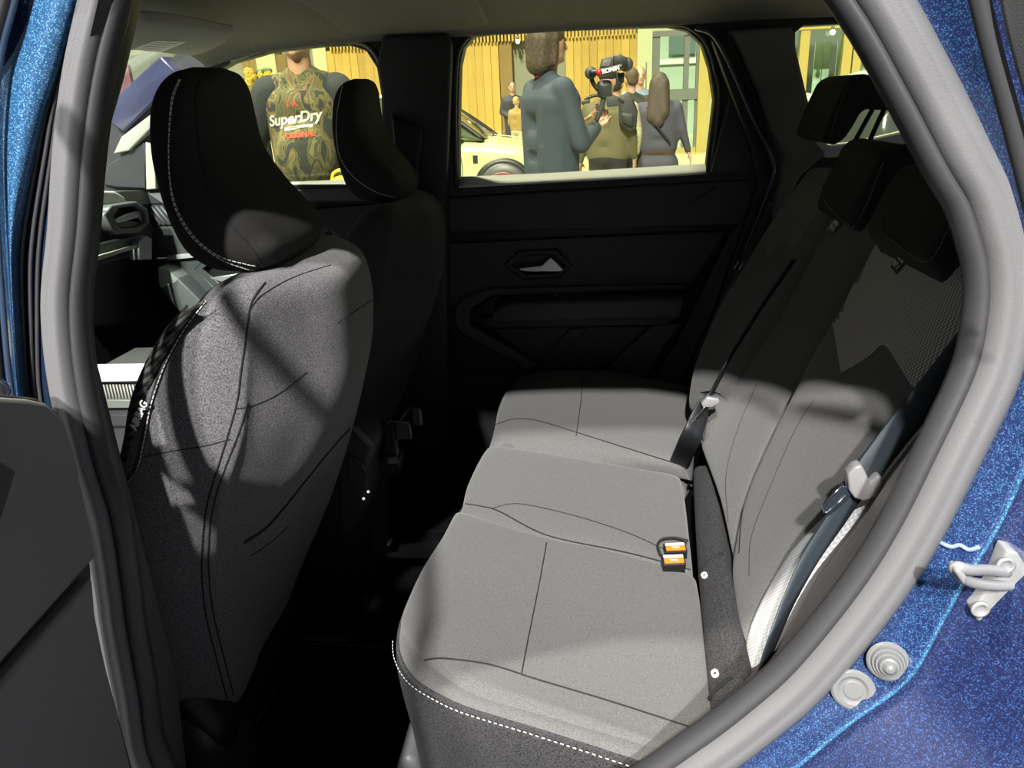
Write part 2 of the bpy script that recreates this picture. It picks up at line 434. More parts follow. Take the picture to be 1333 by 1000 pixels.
# =================================================================== car body (near aperture, roof, pillars)
V = Vector
body = thing('car_body', 'dark metallic blue body shell with grey door seal around the open rear doorway', 'car body', (0, 1.47, 0))
SEALP = [(186,1000),(166,900),(151,820),(143,760),(130,680),(106,600),(84,500),(75,400),(84,300),(91,200),(104,100),(126,0),(143,-70),(200,-110),(330,-128),(560,-140),(800,-135),(1000,-110),(1090,-75),(1150,0),(1206,100),(1258,200),(1287,250),(1304,300),(1315,350),(1314,410),(1296,490),(1244,600),(1193,700),(1138,785),(1060,880),(1000,935),(920,995),(800,1070),(640,1120),(420,1130),(260,1100)]
sp = [P(a, b, pl=SIDE) for a, b in SEALP]
cen = sum(sp, V())/len(sp)
WF = lambda p: .70+.30*min(1, max(0, (p.x+.42)/.3))
seal_prof = [(.021, .002), (.019, -.008), (.012, -.014), (.004, -.015), (.0, -.0125), (-.004, -.015), (-.013, -.011), (-.018, -.002), (-.019, .008), (-.010, .014), (.012, .014)]
seal = sweep('door_seal', sp, seal_prof, RUB, body, closed=True, up=SIDE[1], seg=5, wf=WF)
lip = sweep('seal_lip', sp, [(-.016, .000), (-.024, -.002), (-.030, .004), (-.033, .016), (-.030, .028), (-.015, .024)], RUBD, body, closed=True, up=SIDE[1], seg=5, wf=WF)
tag(seal, 'light grey rubber bulb seal'); tag(lip, 'dark inner lip of the seal')

def cols(rows, Ys, extra=None):
    out = []
    for r in rows:
        q = [P(a[0], a[1], Y=y) for a, y in zip(r, Ys)]
        if extra: q += [q[-1]+V(e) for e in extra]
        out.append(q)
    return out
# B pillar inner trim
bp_rows = [[(x, y) for x in xs] for y, xs in [(-70,(140,168,205)),(0,(128,158,184)),(100,(106,134,160)),(200,(94,116,134)),(300,(86,108,126)),(400,(78,101,119)),(480,(82,103,123)),(590,(104,128,143)),(640,(118,138,152)),(750,(142,157,166)),(850,(156,168,177)),(985,(178,186,192)),(1060,(195,203,208))]]
grid('pillar_trim', cols(bp_rows, (.76, .785, .84), [(-.03, .05, 0)]), mat('pillar_trim_plastic', (.05, .05, .052), rough=.5, bump=.15, bscale=900), body, nu=4, nv=4)
# lower trim plate in front of the pillar base
seam_rows = [[(x, y) for x in xs] for y, xs in [(-70,(150,175)),(0,(138,172)),(100,(117,147)),(200,(105,126)),(300,(98,118)),(400,(90,110))]]
# C pillar / sill inner trim
cp = [((1130,0),(1108,0)),((1187,100),(1171,103)),((1240,200),(1222,205)),((1283,300),(1268,310)),((1295,360),(1282,370)),((1293,415),(1283,405)),((1270,485),(1243,489)),((1225,570),(1210,552)),((1175,655),(1155,628)),((1125,735),(1110,697)),((1075,805),(1052,775)),((1035,855),(1007,848)),((980,910),(962,895)),((915,965),(898,958)),((850,1010),(830,1015)),((700,1090),(690,1090))]
cpr = []
for a, b in cp[::-1]:
    A = P(a[0], a[1], pl=(SIDE[0]+V((0,.012,0)), SIDE[1])); B = P(b[0], b[1], Y=.83)
    cpr.append([A, A.lerp(B, .35)+V((0, -.004, .004)), A.lerp(B, .75), B, B+V((.01, .03, -.015)), B+V((.02, .08, -.02))])
ctrim = grid('quarter_trim', cpr, PLBR, body, nu=4, nv=4)
# outer painted jamb, from the seal outwards to the skin
jr = [((400,-150),(400,-195),(400,-240)),((700,-152),(700,-195),(700,-240)),((1000,-125),(1020,-170),(1040,-210)),((1105,-80),(1155,-100),(1200,-120)),((1165,-10),(1215,-10),(1262,-10)),((1224,100),(1262,98),(1293,90)),((1275,200),(1300,195),(1325,185)),((1312,300),(1332,300),(1358,300)),((1325,400),(1350,410),(1378,430)),((1308,500),(1330,520),(1350,560)),((1255,600),(1280,635),(1305,672)),((1203,700),(1232,728),(1255,755)),((1150,790),(1190,805),(1222,815)),((1075,885),(1130,890),(1180,885)),((1010,942),(1055,950),(1100,945)),((935,1000),(980,1010),(1020,1010)),((820,1075),(860,1080),(900,1085))]
rows = []
for i, (a, b, c) in enumerate(jr[::-1]):
    A = P(a[0], a[1], pl=(SIDE[0]+V((0, .004, 0)), SIDE[1])); B = P(b[0], b[1], pl=(SIDE[0]-V((0, .012, 0)), SIDE[1])); Cc = P(c[0], c[1], pl=(SIDE[0]-V((0, .030, 0)), SIDE[1]))
    rows.append([A, B, Cc])
jamb = grid('door_jamb', rows, BLUE_HALF, body, nu=5, nv=5, thick=.002)
rows2 = []
for r in rows:
    c = r[2]; o = (c-cen); o.y = 0; o.normalize()
    rows2.append([c+V((0, .002, 0)), c+o*.018+V((0, -.006, 0)), c+o*.055+V((0, -.045, 0)), c+o*.085+V((0, -.075, 0)), c+o*.13+V((0, -.088, 0)), c+o*.32+V((0, -.09, 0))])
outer = grid('outer_quarter_panel', rows2, BLUE_SHADED, body, nu=4, nv=4, thick=.002)
tube('jamb_crease_glint', [r[2]+V((0, -.001, 0)) for r in rows], .0022, BLUE_LIT, body, seg=5)  # highlight along the crease, painted as a lighter blue tube
# rubber strip and dark glass edge of the upper quarter
tube('quarter_gasket', [P(x, y, Y=.60) for x, y in [(1268,-30),(1290,60),(1312,140),(1335,230),(1360,330)]], .007, RUBD, body)
grid('quarter_cladding', [[P(x, y, Y=Yy) for x, Yy in zip(xs, (.585, .57, .56))] for y, xs in [(-60,(1300,1325,1350)),(30,(1312,1345,1370)),(150,(1345,1375,1400)),(300,(1390,1420,1450))]], PLG, body, thick=.003)
# B pillar outside: dark channel, painted strip
bl = [(-60,(55,82,112),(118,)),(0,(38,70,98),(109,)),(60,(22,52,80),(97,)),(100,(4,38,68),(89,)),(150,(1,28,52),(80,)),(200,(0,22,41),(74,)),(250,(2,17,31),(67,)),(300,(5,14,22),(61,)),(350,(8,14,18),(57,)),(420,(12,17,22),(55,)),(500,(18,23,28),(56,)),(560,(24,30,36),(66,))]
def SP(x, y, o=0): return P(x, y, pl=(SIDE[0]+V((0, o, 0)), SIDE[1]))
grid('pillar_paint', [[SP(xs[0], y, .004)+V((-.05, .03, 0)), SP(xs[0], y, .004), SP(xs[1], y, -.006), SP(xs[2], y, .004), SP(xs[2], y, .012)+V((.001, .010, 0))] for y, xs, e in bl], BLUE_LIT, body, nu=4, nv=4)
grid('pillar_channel', [[SP(xs[2]-1, y, .014), SP(xs[2]*.6+e[0]*.4, y, .022), SP(e[0]+6, y, .016)] for y, xs, e in bl], mat('navy_channel', (.01, .02, .045), rough=.3, coat=.6), body, nu=3, nv=4)
for dx in (.25, .55, .8):
    tube('channel_rib', [SP(xs[2]*(1-dx)+e[0]*dx, y, .016) for y, xs, e in bl], .0022, RUBD, body, n=6, seg=3)
# roof: headliner shell (inside) and outer skin
hl = [(.80,1.535),(.86,1.565),(.98,1.60),(1.2,1.625),(1.47,1.635),(1.74,1.625),(1.93,1.605),(2.05,1.585),(2.11,1.570),(2.135,1.556)]
rws = []
for x in (-1.03,-.97,-.9,-.6,-.2,.2,.6,.9,1.2):
    dz = 0 if x > -.8 else -.10*((-.8-x)/.45)**1.3
    if x > .7: dz = -.05*(x-.7)/.5
    rws.append([V((x, y, z+dz)) for y, z in hl])
liner = grid('headliner', rws, LINER, body, nu=4, nv=4, thick=.012, off=1)
skin = grid('roof_skin', [[v+V((0, 0, .035)) for v in [r[0]+V((0, -.04, -.02))]+r[1:-1]+[r[-1]+V((0, .06, -.02))]] for r in rws], BLUE_LIT, body, nu=4, nv=4, thick=.003)
# raised step of the liner across the roof above the front seats
grid('headliner_step', [[V((x, y, z-.004-d)) for y, z in hl[2:8]] for x, d in ((-.62,0),(-.60,.010),(-.50,.014),(-.35,.014),(-.27,.010),(-.25,0))], LINER, body, nu=4, nv=3)

# far side inner trim with its three window openings
Yt = 2.15
fw_out = [(198,243),(214,180),(238,128),(262,104),(300,82),(350,68),(420,60),(455,59),(476,66),(490,88),(496,125),(498,240)]
rw_out = [(597,244),(597,150),(599,85),(604,62),(616,48),(640,44),(760,38),(870,35),(895,40),(914,58),(924,90),(930,130),(919,226)]
qw_out = [(1062,186),(1052,130),(1036,62),(1036,42),(1046,34),(1100,31),(1190,28),(1290,24),(1330,90),(1340,130),(1300,150),(1200,170),(1120,188),(1085,192)]
wall_out = L([(-60,262),(60,262),(90,230),(150,148),(232,73),(262,50),(300,30),(420,22),(640,12),(900,-2),(1200,-16),(1500,-30),(1650,300),(1400,300),(1000,238),(985,228),(600,252),(590,252),(500,262),(200,262)], Y=Yt)
def hole(pts): return L(pts, Y=Yt)
trim = plate('side_trim', wall_out, PLD, body, 'Y', Yt, .05, .006, holes=[hole(fw_out), hole(rw_out), hole(qw_out)])
# A pillar: trim with blue-violet reflections put into its colour and pale inner edge
prism('a_pillar', L([(148,160),(140,140),(214,72),(240,98),(165,172)], Y=Yt-.01), 'Y', Yt-.03, Yt+.05, mat('a_pillar_reflection', (.05, .05, .10), rough=.25, coat=.4), body, bevel=.008)
prism('a_pillar_edge', L([(150,200),(160,178),(215,136),(245,112),(250,120),(215,150),(170,196)], Y=Yt-.02), 'Y', Yt-.03, Yt, mat('pale_pillar_edge', (.42, .41, .34), rough=.4), body, bevel=.004)
# far B pillar trim, slightly proud, with belt guide
prism('far_pillar', L([(500,46),(586,44),(590,60),(583,250),(585,560),(560,620),(500,620),(498,250),(499,120),(493,85)], Y=Yt-.02), 'Y', Yt-.045, Yt+.03, PLD, body, bevel=.012)
prism('belt_guide', L([(510,146),(520,158),(548,162),(552,170),(545,240),(524,235),(514,190)], Y=Yt-.06), 'Y', Yt-.075, Yt-.04, PLB, body, bevel=.008)
tube('frame_gasket', L([(594,246),(592,150),(594,85),(600,60),(614,45),(640,40),(760,34),(872,31),(900,37),(920,56),(931,90),(937,130),(926,226)], Y=Yt-.005), .006, RUBD, body)
tube('frame_gasket', L([(300,79),(350,64),(420,56),(458,55),(480,62),(495,86),(501,125)], Y=Yt-.005), .005, mat('pale_gasket', (.3, .3, .27), rough=.4), body)
# far C pillar covering: grey-lit panel and black frame leg
prism('c_pillar_panel', L([(948,40),(1030,34),(1040,90),(1062,186),(1075,200),(1040,230),(1010,300),(990,260),(1003,200),(985,120)], Y=Yt-.03), 'Y', Yt-.045, Yt+.02, mat('c_pillar_cloth', (.16, .16, .15), rough=.8), body, bevel=.012)
prism('door_frame_leg', L([(925,52),(948,46),(968,90),(996,160),(1020,205),(1012,245),(940,420),(905,500),(885,500),(930,400),(985,240),(975,190),(946,110)], Y=Yt-.035), 'Y', Yt-.055, Yt-.02, PLB, body, bevel=.006)
tube('weather_bead', L([(905,36),(930,48),(955,95),(983,160),(1004,205),(1003,240),(960,350),(915,450)], Y=Yt-.065), .005, mat('blue_black_bead', (.03, .05, .09), rough=.25, coat=.5), body)
prism('lower_side', [V((-1.7, 0, .25)), V((1.2, 0, .25)), V((1.2, 0, 1.165)), V((-1.7, 0, 1.165))], 'Y', 2.215, 2.27, PLB, body, bevel=.01)
# floor of the cabin, tunnel, front bulkhead, rear bulkhead, near sill
prism('cabin_floor', [V((-1.9, .84, 0)), V((.3, .84, 0)), V((.3, 2.22, 0)), V((-1.9, 2.22, 0))], 'Z', .26, .32, CARPET, body, bevel=.01)
prism('floor_tunnel', [V((0, 1.36, .30)), V((0, 1.40, .37)), V((0, 1.54, .37)), V((0, 1.58, .30))], 'X', -1.7, -.1, CARPET, body, bevel=.02)
prism('bulkhead', [V((-1.95, 0, .28)), V((-1.85, 0, .28)), V((-1.75, 0, .9)), V((-1.9, 0, .95))], 'Y', .8, 2.2, PLB, body, bevel=.02)
prism('seat_pan', [V((-.20, 0, .32)), V((.62, 0, .32)), V((.62, 0, .50)), V((-.20, 0, .50))], 'Y', .86, 2.18, CARPET, body, bevel=.02)
prism('door_sill', [V((-.75, .70, 0)), V((.25, .70, 0)), V((.25, .84, 0)), V((-.75, .84, 0))], 'Z', .26, .40, PLG, body, bevel=.02)
prism('sill_skin', [V((-2.0, .64, 0)), V((.3, .64, 0)), V((.3, .72, 0)), V((-2.0, .72, 0))], 'Z', .20, .38, BLUE_SHADED, body, bevel=.02)
prism('far_floor_wall', [V((-1.7, 2.18, 0)), V((1.2, 2.18, 0)), V((1.2, 2.24, 0)), V((-1.7, 2.24, 0))], 'Z', .26, .62, PLB, body, bevel=.01)
# cargo area side and cover behind the backrest
prism('cargo_cover', [V((.60, 1.0, 0)), V((1.25, 1.0, 0)), V((1.25, 2.14, 0)), V((.60, 2.14, 0))], 'Z', 1.03, 1.05, PLB, body, bevel=.004)
prism('tailgate_frame', [V((0, .8, .5)), V((0, 2.2, .5)), V((0, 2.2, 1.02)), V((0, .8, 1.02))], 'X', 1.25, 1.30, PLB, body, bevel=.01)
qs = prism('quarter_sill', L([(1060,178),(1080,190),(1120,186),(1200,168),(1300,148),(1300,160),(1200,182),(1120,200),(1075,206),(1058,196)], Y=Yt-.02), 'Y', Yt-.03, Yt+.045, mat('pale_quarter_sill', (.85, .85, .85), rough=.5), body, bevel=.004)
prism('glass', L([(1030,196),(1030,26),(1345,16),(1350,150),(1200,190)], Y=Yt+.02), 'Y', Yt+.035, Yt+.039, GLS, body, bevel=0, smooth=False)

# near side shell around the doorway
prism('pillar_shell', [V((-.82, 0, .25)), V((-.66, 0, .25)), V((-.62, 0, .62)), V((-.625, 0, 1.15)), V((-.57, 0, 1.35)), V((-.50, 0, 1.54)), V((-.72, 0, 1.56)), V((-.84, 0, 1.1))], 'Y', .80, .87, PLG, body, bevel=.01)
prism('pillar_skin', [V((-.80, 0, .25)), V((-.74, 0, .25)), V((-.71, 0, .62)), V((-.70, 0, 1.0)), V((-.645, 0, 1.15)), V((-.59, 0, 1.35)), V((-.52, 0, 1.54)), V((-.68, 0, 1.56)), V((-.80, 0, 1.1))], 'Y', .775, .80, BLUE_SHADED, body, bevel=.01)
prism('near_header', [V((0, .745, 1.55)), V((0, .86, 1.56)), V((0, .86, 1.60)), V((0, .745, 1.59))], 'X', -1.25, 1.2, PLG, body, bevel=.008)
prism('quarter_light_block', [V((.50, 0, .45)), V((1.22, 0, .45)), V((1.22, 0, 1.55)), V((.36, 0, 1.555)), V((.42, 0, 1.40)), V((.51, 0, 1.20)), V((.50, 0, .95))], 'Y', .80, .83, PLD, body, bevel=.008)  # unseen windowless sheet, added to keep light off the near headrest
nf = thing('near_front_door', 'closed near front door in dark blue ahead of the door pillar', 'car door', (-1.2, .72, .3))
prism('door_skin', [V((-1.72, 0, .25)), V((-.81, 0, .25)), V((-.83, 0, 1.12)), V((-1.72, 0, 1.10))], 'Y', .66, .70, BLUE_SHADED, nf, bevel=.01)
prism('inner_card', [V((-1.72, 0, .3)), V((-.84, 0, .3)), V((-.86, 0, 1.12)), V((-1.72, 0, 1.10))], 'Y', .70, .80, PLD, nf, bevel=.015)
tube('window_frame', [V((-.86, .74, 1.10)), V((-.82, .76, 1.30)), V((-.78, .79, 1.50)), V((-1.0, .80, 1.52)), V((-1.3, .79, 1.40)), V((-1.7, .74, 1.10))], .022, PLB, nf)
# windscreen
wsg = mesh('windscreen', [V((-1.04, 2.10, 1.555)), V((-1.04, .9, 1.555)), V((-2.0, .85, 1.06)), V((-2.0, 2.2, 1.06)), V((-1.045, 2.10, 1.56)), V((-1.045, .9, 1.56)), V((-2.005, .85, 1.065)), V((-2.005, 2.2, 1.065))], [(0,1,2,3),(7,6,5,4),(0,4,5,1),(1,5,6,2),(2,6,7,3),(3,7,4,0)], GLW, body, False)

# plugs on the jamb
def plug(px, py, cone, lab):
    n = V((-.25, -.9, .30)).normalized(); o = on([jamb], px, py, 0)+n*.005
    M = frame(o, n.orthogonal(), n.cross(n.orthogonal()))
    if M.col[2].to_3d().dot(n) < 0: M = M @ Matrix.Rotation(math.pi, 4, 'X')
    prof = [(.019,0),(.020,.002),(.018,.004),(.0165,.004),(.015,.009),(.0135,.009),(.012,.014),(.0105,.014),(.009,.019),(.007,.020),(.004,.024),(.0005,.025)] if cone else [(.021,-.001),(.0215,.002),(.019,.004),(.015,.0042),(.012,.0022),(.010,.0022),(.0085,.0032),(.0005,.0034)]
    t = lathe('jamb_plug', prof, M, mat('grey_rubber_plug', (.17, .17, .17), rough=.35), None, 40); t.data.polygons.foreach_set('use_smooth', [False]*len(t.data.polygons))
    tag(t, lab, 'plug')
plug(1155, 858, True, 'grey stepped cone rubber buffer on the blue door jamb, above the flat plug')
plug(1110, 895, False, 'flat oval grey rubber plug on the blue door jamb beside the seal')
# striker
st = thing('door_striker', 'white U-shaped door latch striker screwed to the blue jamb', 'striker', tuple(P(1290, 770, Y=.66)))
STW = mat('white_metal', (.30, .30, .30), rough=.4, metal=.1)
plq = [(1304,708),(1318,712),(1333,735),(1332,760),(1310,795),(1280,812),(1270,808),(1258,785),(1268,775),(1290,745)]
prism('base_plate', L(plq, Y=.655), 'Y', .645, .665, STW, st, bevel=.003)
lp = [P(1318, 762, Y=.65), P(1290, 762, Y=.635), P(1262, 757, Y=.62), P(1244, 744, Y=.61), P(1246, 738, Y=.605), P(1262, 742, Y=.61), P(1285, 742, Y=.63), P(1312, 745, Y=.65)]
tube('striker_loop', lp, .0052, STW, st, seg=5)
prism('loop_web', L([(1240,742),(1246,737),(1258,750),(1254,762)], Y=.60), 'Y', .597, .612, STW, st, bevel=.003)
for q in ((1308,735),(1275,792)):
    o = P(q[0], q[1], Y=.645); lathe('screw', [(.0085,0),(.0085,.003),(.006,.004),(.005,.0015),(.0005,.0015)], Matrix.Translation(o) @ Matrix.Rotation(R(90), 4, 'X'), STW, st, 20)
tube('sealant_bead', [on([jamb, outer], x, y, .001) or P(x, y, Y=.66) for x, y in [(1222,705),(1238,712),(1250,710),(1262,716),(1276,712)]], .0022, mat('clear_sealant', (.25, .32, .5), rough=.15, coat=1), body, seg=4)

# =================================================================== near rear door, standing open
DP = (V((-.49, .60, 1.1)), V((.97, .26, 0)))
nd = thing('open_rear_door', 'dark grey inner panel of the opened rear door at the near front corner of the doorway', 'car door', (-.49, .6, .4))
def dplate(name, pts, mt, off=0, thick=.03, bevel=.006):
    q = [P(a, b, pl=(DP[0]+DP[1]*off, DP[1])) for a, b in pts]
    x = V((-.26, .97, 0)); M = frame(DP[0], x, V((0, 0, 1))); Mi = M.inverted()
    l2 = [(Mi @ v) for v in q]; zc = l2[0].z; s = 1 if M.col[2].to_3d().dot(DP[1]) > 0 else -1
    return flat([[(v.x, v.y) for v in l2]], thick, bevel, M @ Matrix.Translation((0, 0, zc-s*thick/2)), name, mt, nd)
dplate('door_core', [(-200,505),(10,512),(50,517),(78,535),(96,590),(112,680),(120,740),(122,790),(140,870),(165,965),(185,1040),(-200,1040)], PLB, -.012, .06)
dplate('upper_panel', [(-200,512),(0,516),(40,519),(62,524),(84,545),(99,592),(117,680),(126,726),(0,868),(-200,1090)], mat('door_card', (.17, .17, .175), rough=.5, bump=.15, bscale=900), 0, .02, .005)
dplate('lower_panel', [(121,752),(125,800),(138,865),(156,935),(182,1040),(-200,1240),(-200,1130),(0,892)], mat('door_card', (.1, .1, .1)), 0, .02, .005)
dplate('armrest_grip', [(-60,560),(24,612),(2,682),(-60,760)], PLD, .006, .012, .004)
dplate('outer_skin', [(-200,470),(0,484),(14,494),(22,512),(10,530),(-200,530)], BLUE_SHADED, -.06, .05, .01)
# its black window frame rising at the edge
tube('window_frame', [SP(x, y, -.012) for x, y in [(6,560),(-2,500),(-8,430),(-16,340),(-20,240),(-22,150),(-10,70),(8,0),(20,-80)]], .008, PLB, nd, n=10)
tube('frame_bead', [SP(x, y, -.014) for x, y in [(20,540),(12,490),(6,430),(-1,340),(-7,240),(-7,150),(2,70),(20,0),(34,-70)]], .003, mat('blue_black_bead', (.1, .1, .1)), nd, n=6)
# the rest of the door, which reaches forward past the edge of the view
DM = frame(DP[0], V((.26, -.97, 0)), V((0, 0, 1)))
if DM.col[2].to_3d().dot(DP[1]) > 0: DM = DM @ Matrix.Rotation(0, 4, 'X')
sg = 1 if DM.col[2].to_3d().dot(DP[1]) > 0 else -1
def dbox(name, x0, x1, z0, z1, t0, t1, mt, bv=.01):
    a, b = sorted((-sg*t0, -sg*t1)); return box(name, (x0, z0-1.1, a), (x1, z1-1.1, b), mt, nd, bv, M=DM)
dbox('inner_panel', .14, .92, .38, 1.14, .02, .05, PLD); dbox('outer_panel', .10, .93, .34, 1.14, .05, .10, BLUE_SHADED)
dbox('frame_upright', .88, .92, 1.12, 1.61, .055, .08, PLB); dbox('frame_header', .10, .92, 1.59, 1.615, .055, .08, PLB)
dbox('door_glass', .06, .90, 1.06, 1.15, .068, .072, GLS, 0)
dbox('hinge_edge_blocker', .0, .12, .34, 1.14, .03, .19, BLUE_SHADED)  # unseen; added and widened to stop light leaking onto the front seat
# =================================================================== rear bench
bench = thing('rear_bench', 'grey cloth rear bench seat with three headrests and white stitching', 'car seat', (.1, 1.47, .4))
def rz(rows, z):
    out = []
    for i, r in enumerate(rows):
        out.append([P(a[0], a[1], Z=(a[2] if len(a) > 2 else (z[i] if isinstance(z, (list, tuple)) else z))) for a in r])
    return out
def rb(rows, off=0):
    return [[P(a[0], a[1], pl=(BACK[0]+BACKN*(a[2] if len(a) > 2 else off), BACKN)) for a in r] for r in rows]
cnear = pillow('seat_cushion', rz([
    [(518,836,.62),(594,900,.635),(720,944,.64),(880,994,.64),(960,1022,.64)],
    [(518,800,.635),(600,850,.65),(720,892,.652),(860,940,.652),(945,975,.65)],
    [(545,735,.63),(640,770,.65),(740,795,.652),(840,820,.652),(925,842,.65)],
    [(574,690,.635),(660,712,.652),(750,730,.655),(840,755,.655),(915,780,.65)],
    [(592,655,.63),(690,688,.648),(780,708,.65),(850,725,.65),(908,742,.645)]], 0), .055, FAB, bench, p=9, q=9, nu=56, nv=56, skirt=.03, extra=lambda u, v: -.012*math.sin(math.pi*min(1, max(0, (v-.15)/.8)))**.7*math.sin(math.pi*min(1, max(0, (u-.12)/.95))))
cmid = pillow('seat_cushion', rz([
    [(594,668,.63),(690,700,.652),(780,716,.655),(850,732,.655),(906,750,.65)],
    [(604,625,.635),(690,650,.66),(780,668,.662),(850,684,.66),(900,696,.655)],
    [(620,592,.64),(700,610,.665),(780,622,.666),(840,634,.665),(894,646,.66)],
    [(634,570,.642),(720,584,.668),(790,596,.67),(840,604,.67),(888,610,.665)]], 0), .075, FAB, bench, p=9, q=7, nu=48, nv=40, skirt=.16)
cfar = pillow('seat_cushion', rz([
    [(628,588,.59),(720,600,.60),(790,610,.60),(840,617,.60),(892,624,.60)],
    [(640,552,.635),(730,564,.645),(790,576,.645),(840,586,.645),(888,596,.64)],
    [(650,515,.645),(740,528,.655),(800,538,.655),(850,545,.655),(900,555,.65)],
    [(668,490,.64),(750,494,.652),(800,502,.652),(850,512,.652),(905,522,.65)],
    [(700,476,.64),(760,477,.65),(810,480,.65),(860,490,.65),(915,500,.65)]], 0), .055, FAB, bench, p=7, q=7, nu=44, nv=44, skirt=.16)
cush = [cnear, cmid, cfar]
seam([cnear], [(713,699),(702,760),(690,820),(679,877)], bench)
seam([cnear], [(546,862),(562,858),(585,858),(640,866),(700,885),(800,915),(930,957)], bench, r=.0015)
seam([cnear,cmid], [(600,655),(625,659),(650,666),(712,697),(800,716),(850,728),(905,744)], bench, r=.0015)
seam([cmid,cnear], [(640,662),(668,656),(700,660),(760,675),(820,695),(870,718)], bench)
seam([cfar], [(758,478),(757,515),(750,568)], bench)
seam([cfar], [(645,553),(668,546),(700,548),(760,566),(830,588),(888,606)], bench, r=.0015)
# front/side valance in speckled textile under the white stitched edge
pip = [P(x, y, Z=z) for x, y, z in [(648,585,.60),(617,640,.60),(585,690,.60),(552,745,.602),(528,795,.606),(519,832,.612),(523,860,.616),(540,886,.620),(572,907,.624),(612,925,.626),(700,952,.63),(800,984,.632),(900,1018,.632),(980,1050,.632)]]
vrow = []
for i, p_ in enumerate(pip):
    inx = V((.05, .012, 0)) if i < 6 else V((.006, .008, 0))
    vrow.append([p_+V((0, 0, .004)), p_+V((-.004, -.004, -.012)), p_+V((-.004, -.004, -.06))+inx*.1, p_+V((0, 0, -.16))+inx, p_+V((0, 0, -.30))+inx*2.2])
val = grid('valance', vrow, SPK, bench, nu=5, nv=5, thick=.006)
tag(val, 'dark speckled textile skirt of the bench')
grid('edge_roll', [[p_+V((0, 0, .002)), p_+(V((.012, .005, .012)) if i < 6 else V((.006, .014, .010))), p_+(V((.045, .02, .008)) if i < 6 else V((.02, .05, .004))), p_+(V((.07, .03, -.02)) if i < 6 else V((.03, .08, -.02)))] for i, p_ in enumerate(pip)], FAB, bench, nu=4, nv=5)
pc = curve([p_+V((-.003, -.004, .003)) for p_ in pip], 8)
tube('piping', pip, .003, FABD, bench, n=8, seg=6)
stitches([p_+V((-.004, -.005, .000)) for p_ in pc[40:]], bench, .0085, .0048, .0007)
prism('seat_foot', [P(x, y, Y=.93) for x, y in [(515,1010),(522,980),(532,965),(548,972),(560,1000),(565,1040),(515,1040)]], 'Y', .90, 1.0, PLG, bench, bevel=.01)
# roll between cushion and backrest
roll = pillow('rear_roll', rz([
    [(896,606,.655),(899,690,.655),(903,760,.655),(910,850,.65),(918,950,.645)],
    [(912,602,.675),(918,690,.675),(926,760,.675),(938,850,.67),(948,930,.665)],
    [(930,604,.69),(940,690,.69),(953,760,.69),(967,840,.685),(978,905,.68)]], 0), .03, SPK, bench, p=10, q=3, nu=50, nv=24, skirt=.05)
tag(roll, 'dark glittering textile roll behind the cushions')
for pts in ([(903,763),(915,745),(924,731),(940,722)], [(918,918),(930,902),(944,888),(953,882)]):
    seam([roll], pts, bench, r=.0035, name='anchor_slit')
for x, y in ((918,750),(932,878)):
    o = on([roll], x, y, .002)
    plt = flat([[tuple(q) for q in chaikin([V((-.005,-.007)), V((.005,-.007)), V((.005,.007)), V((-.005,.007))], 1)], [(-.002, -.002), (.002, -.002), (.002, .003), (-.002, .003)]], .002, .0004, frame(o, (.9, .1, .45), (0, 1, .1)), 'anchor_tag', WHITEP, bench)
# backrests
bnear = pillow('backrest', rb([
    [(952,765),(960,810),(966,850),(973,900)],
    [(952,715),(962,750),(972,790),(984,828,-.008)],
    [(968,632),(995,665),(1018,700),(1042,732,-.008)],
    [(1012,532),(1055,572),(1100,620),(1130,652,-.008)],
    [(1050,455),(1105,500),(1155,545),(1190,575,-.008)],
    [(1086,392),(1145,440),(1200,485),(1238,515,-.008)],
    [(1135,300),(1190,345),(1250,395),(1290,430,-.01)],
    [(1180,225),(1240,265),(1300,310),(1350,350)]], 0), .07, FAB, bench, p=7, q=12, nu=48, nv=70, crown=.012, skirt=.05)
bmid = pillow('backrest', rb([
    [(921,598,-.01),(938,660),(955,760,-.005)],
    [(906,545,-.01),(938,605),(968,665,-.005)],
    [(952,465,-.015),(985,505,-.012),(1014,545,-.015)],
    [(1010,378,-.02),(1045,412,-.02),(1078,440,-.02)],
    [(1050,300,-.02),(1085,330,-.02),(1118,355,-.02)],
    [(1085,240,-.02),(1130,255,-.02),(1175,275,-.02)],
    [(1110,205,-.02),(1150,215,-.02),(1195,235,-.02)]], 0), .05, FAB, bench, p=7, q=12, nu=36, nv=60, crown=.01, skirt=.07)
bfar = pillow('backrest', rb([
    [(893,520,.03),(905,545,.01),(918,590)],
    [(902,470,.03),(920,500,.01),(942,535)],
    [(932,400,.03),(955,425,.01),(982,462)],
    [(965,345,.03),(990,362,.01),(1020,395)],
    [(995,295,.02),(1025,305),(1055,325)],
    [(1030,245,.01),(1058,252),(1088,268)],
    [(1050,214,.0),(1075,215),(1110,228)]], 0), .05, FAB, bench, p=6, q=9, nu=36, nv=60, crown=.01, skirt=.07)
backs = [bnear, bmid, bfar]
# outboard bolster: grey mesh, whitened to paint the strong light on it
bol = pillow('side_bolster', rb([
    [(965,895,-.012),(980,905,-.014),(1000,920,-.05)],
    [(972,815,.004),(1000,835,.0),(1030,850,-.05)],
    [(1020,722,.004),(1052,745,.002),(1090,770,-.05)],
    [(1092,645,.004),(1122,668,.0),(1160,690,-.05)],
    [(1155,572,.004),(1185,595,.0),(1225,618,-.05)],
    [(1210,505,.002),(1238,528,.0),(1275,552,-.05)],
    [(1255,435,-.005),(1283,458,-.01),(1315,478,-.05)]], 0), .02, WEAVEL, bench, p=6, q=12, nu=20, nv=50, skirt=.03)
tag(bol, 'grey mesh side bolster coloured white as if overlit')
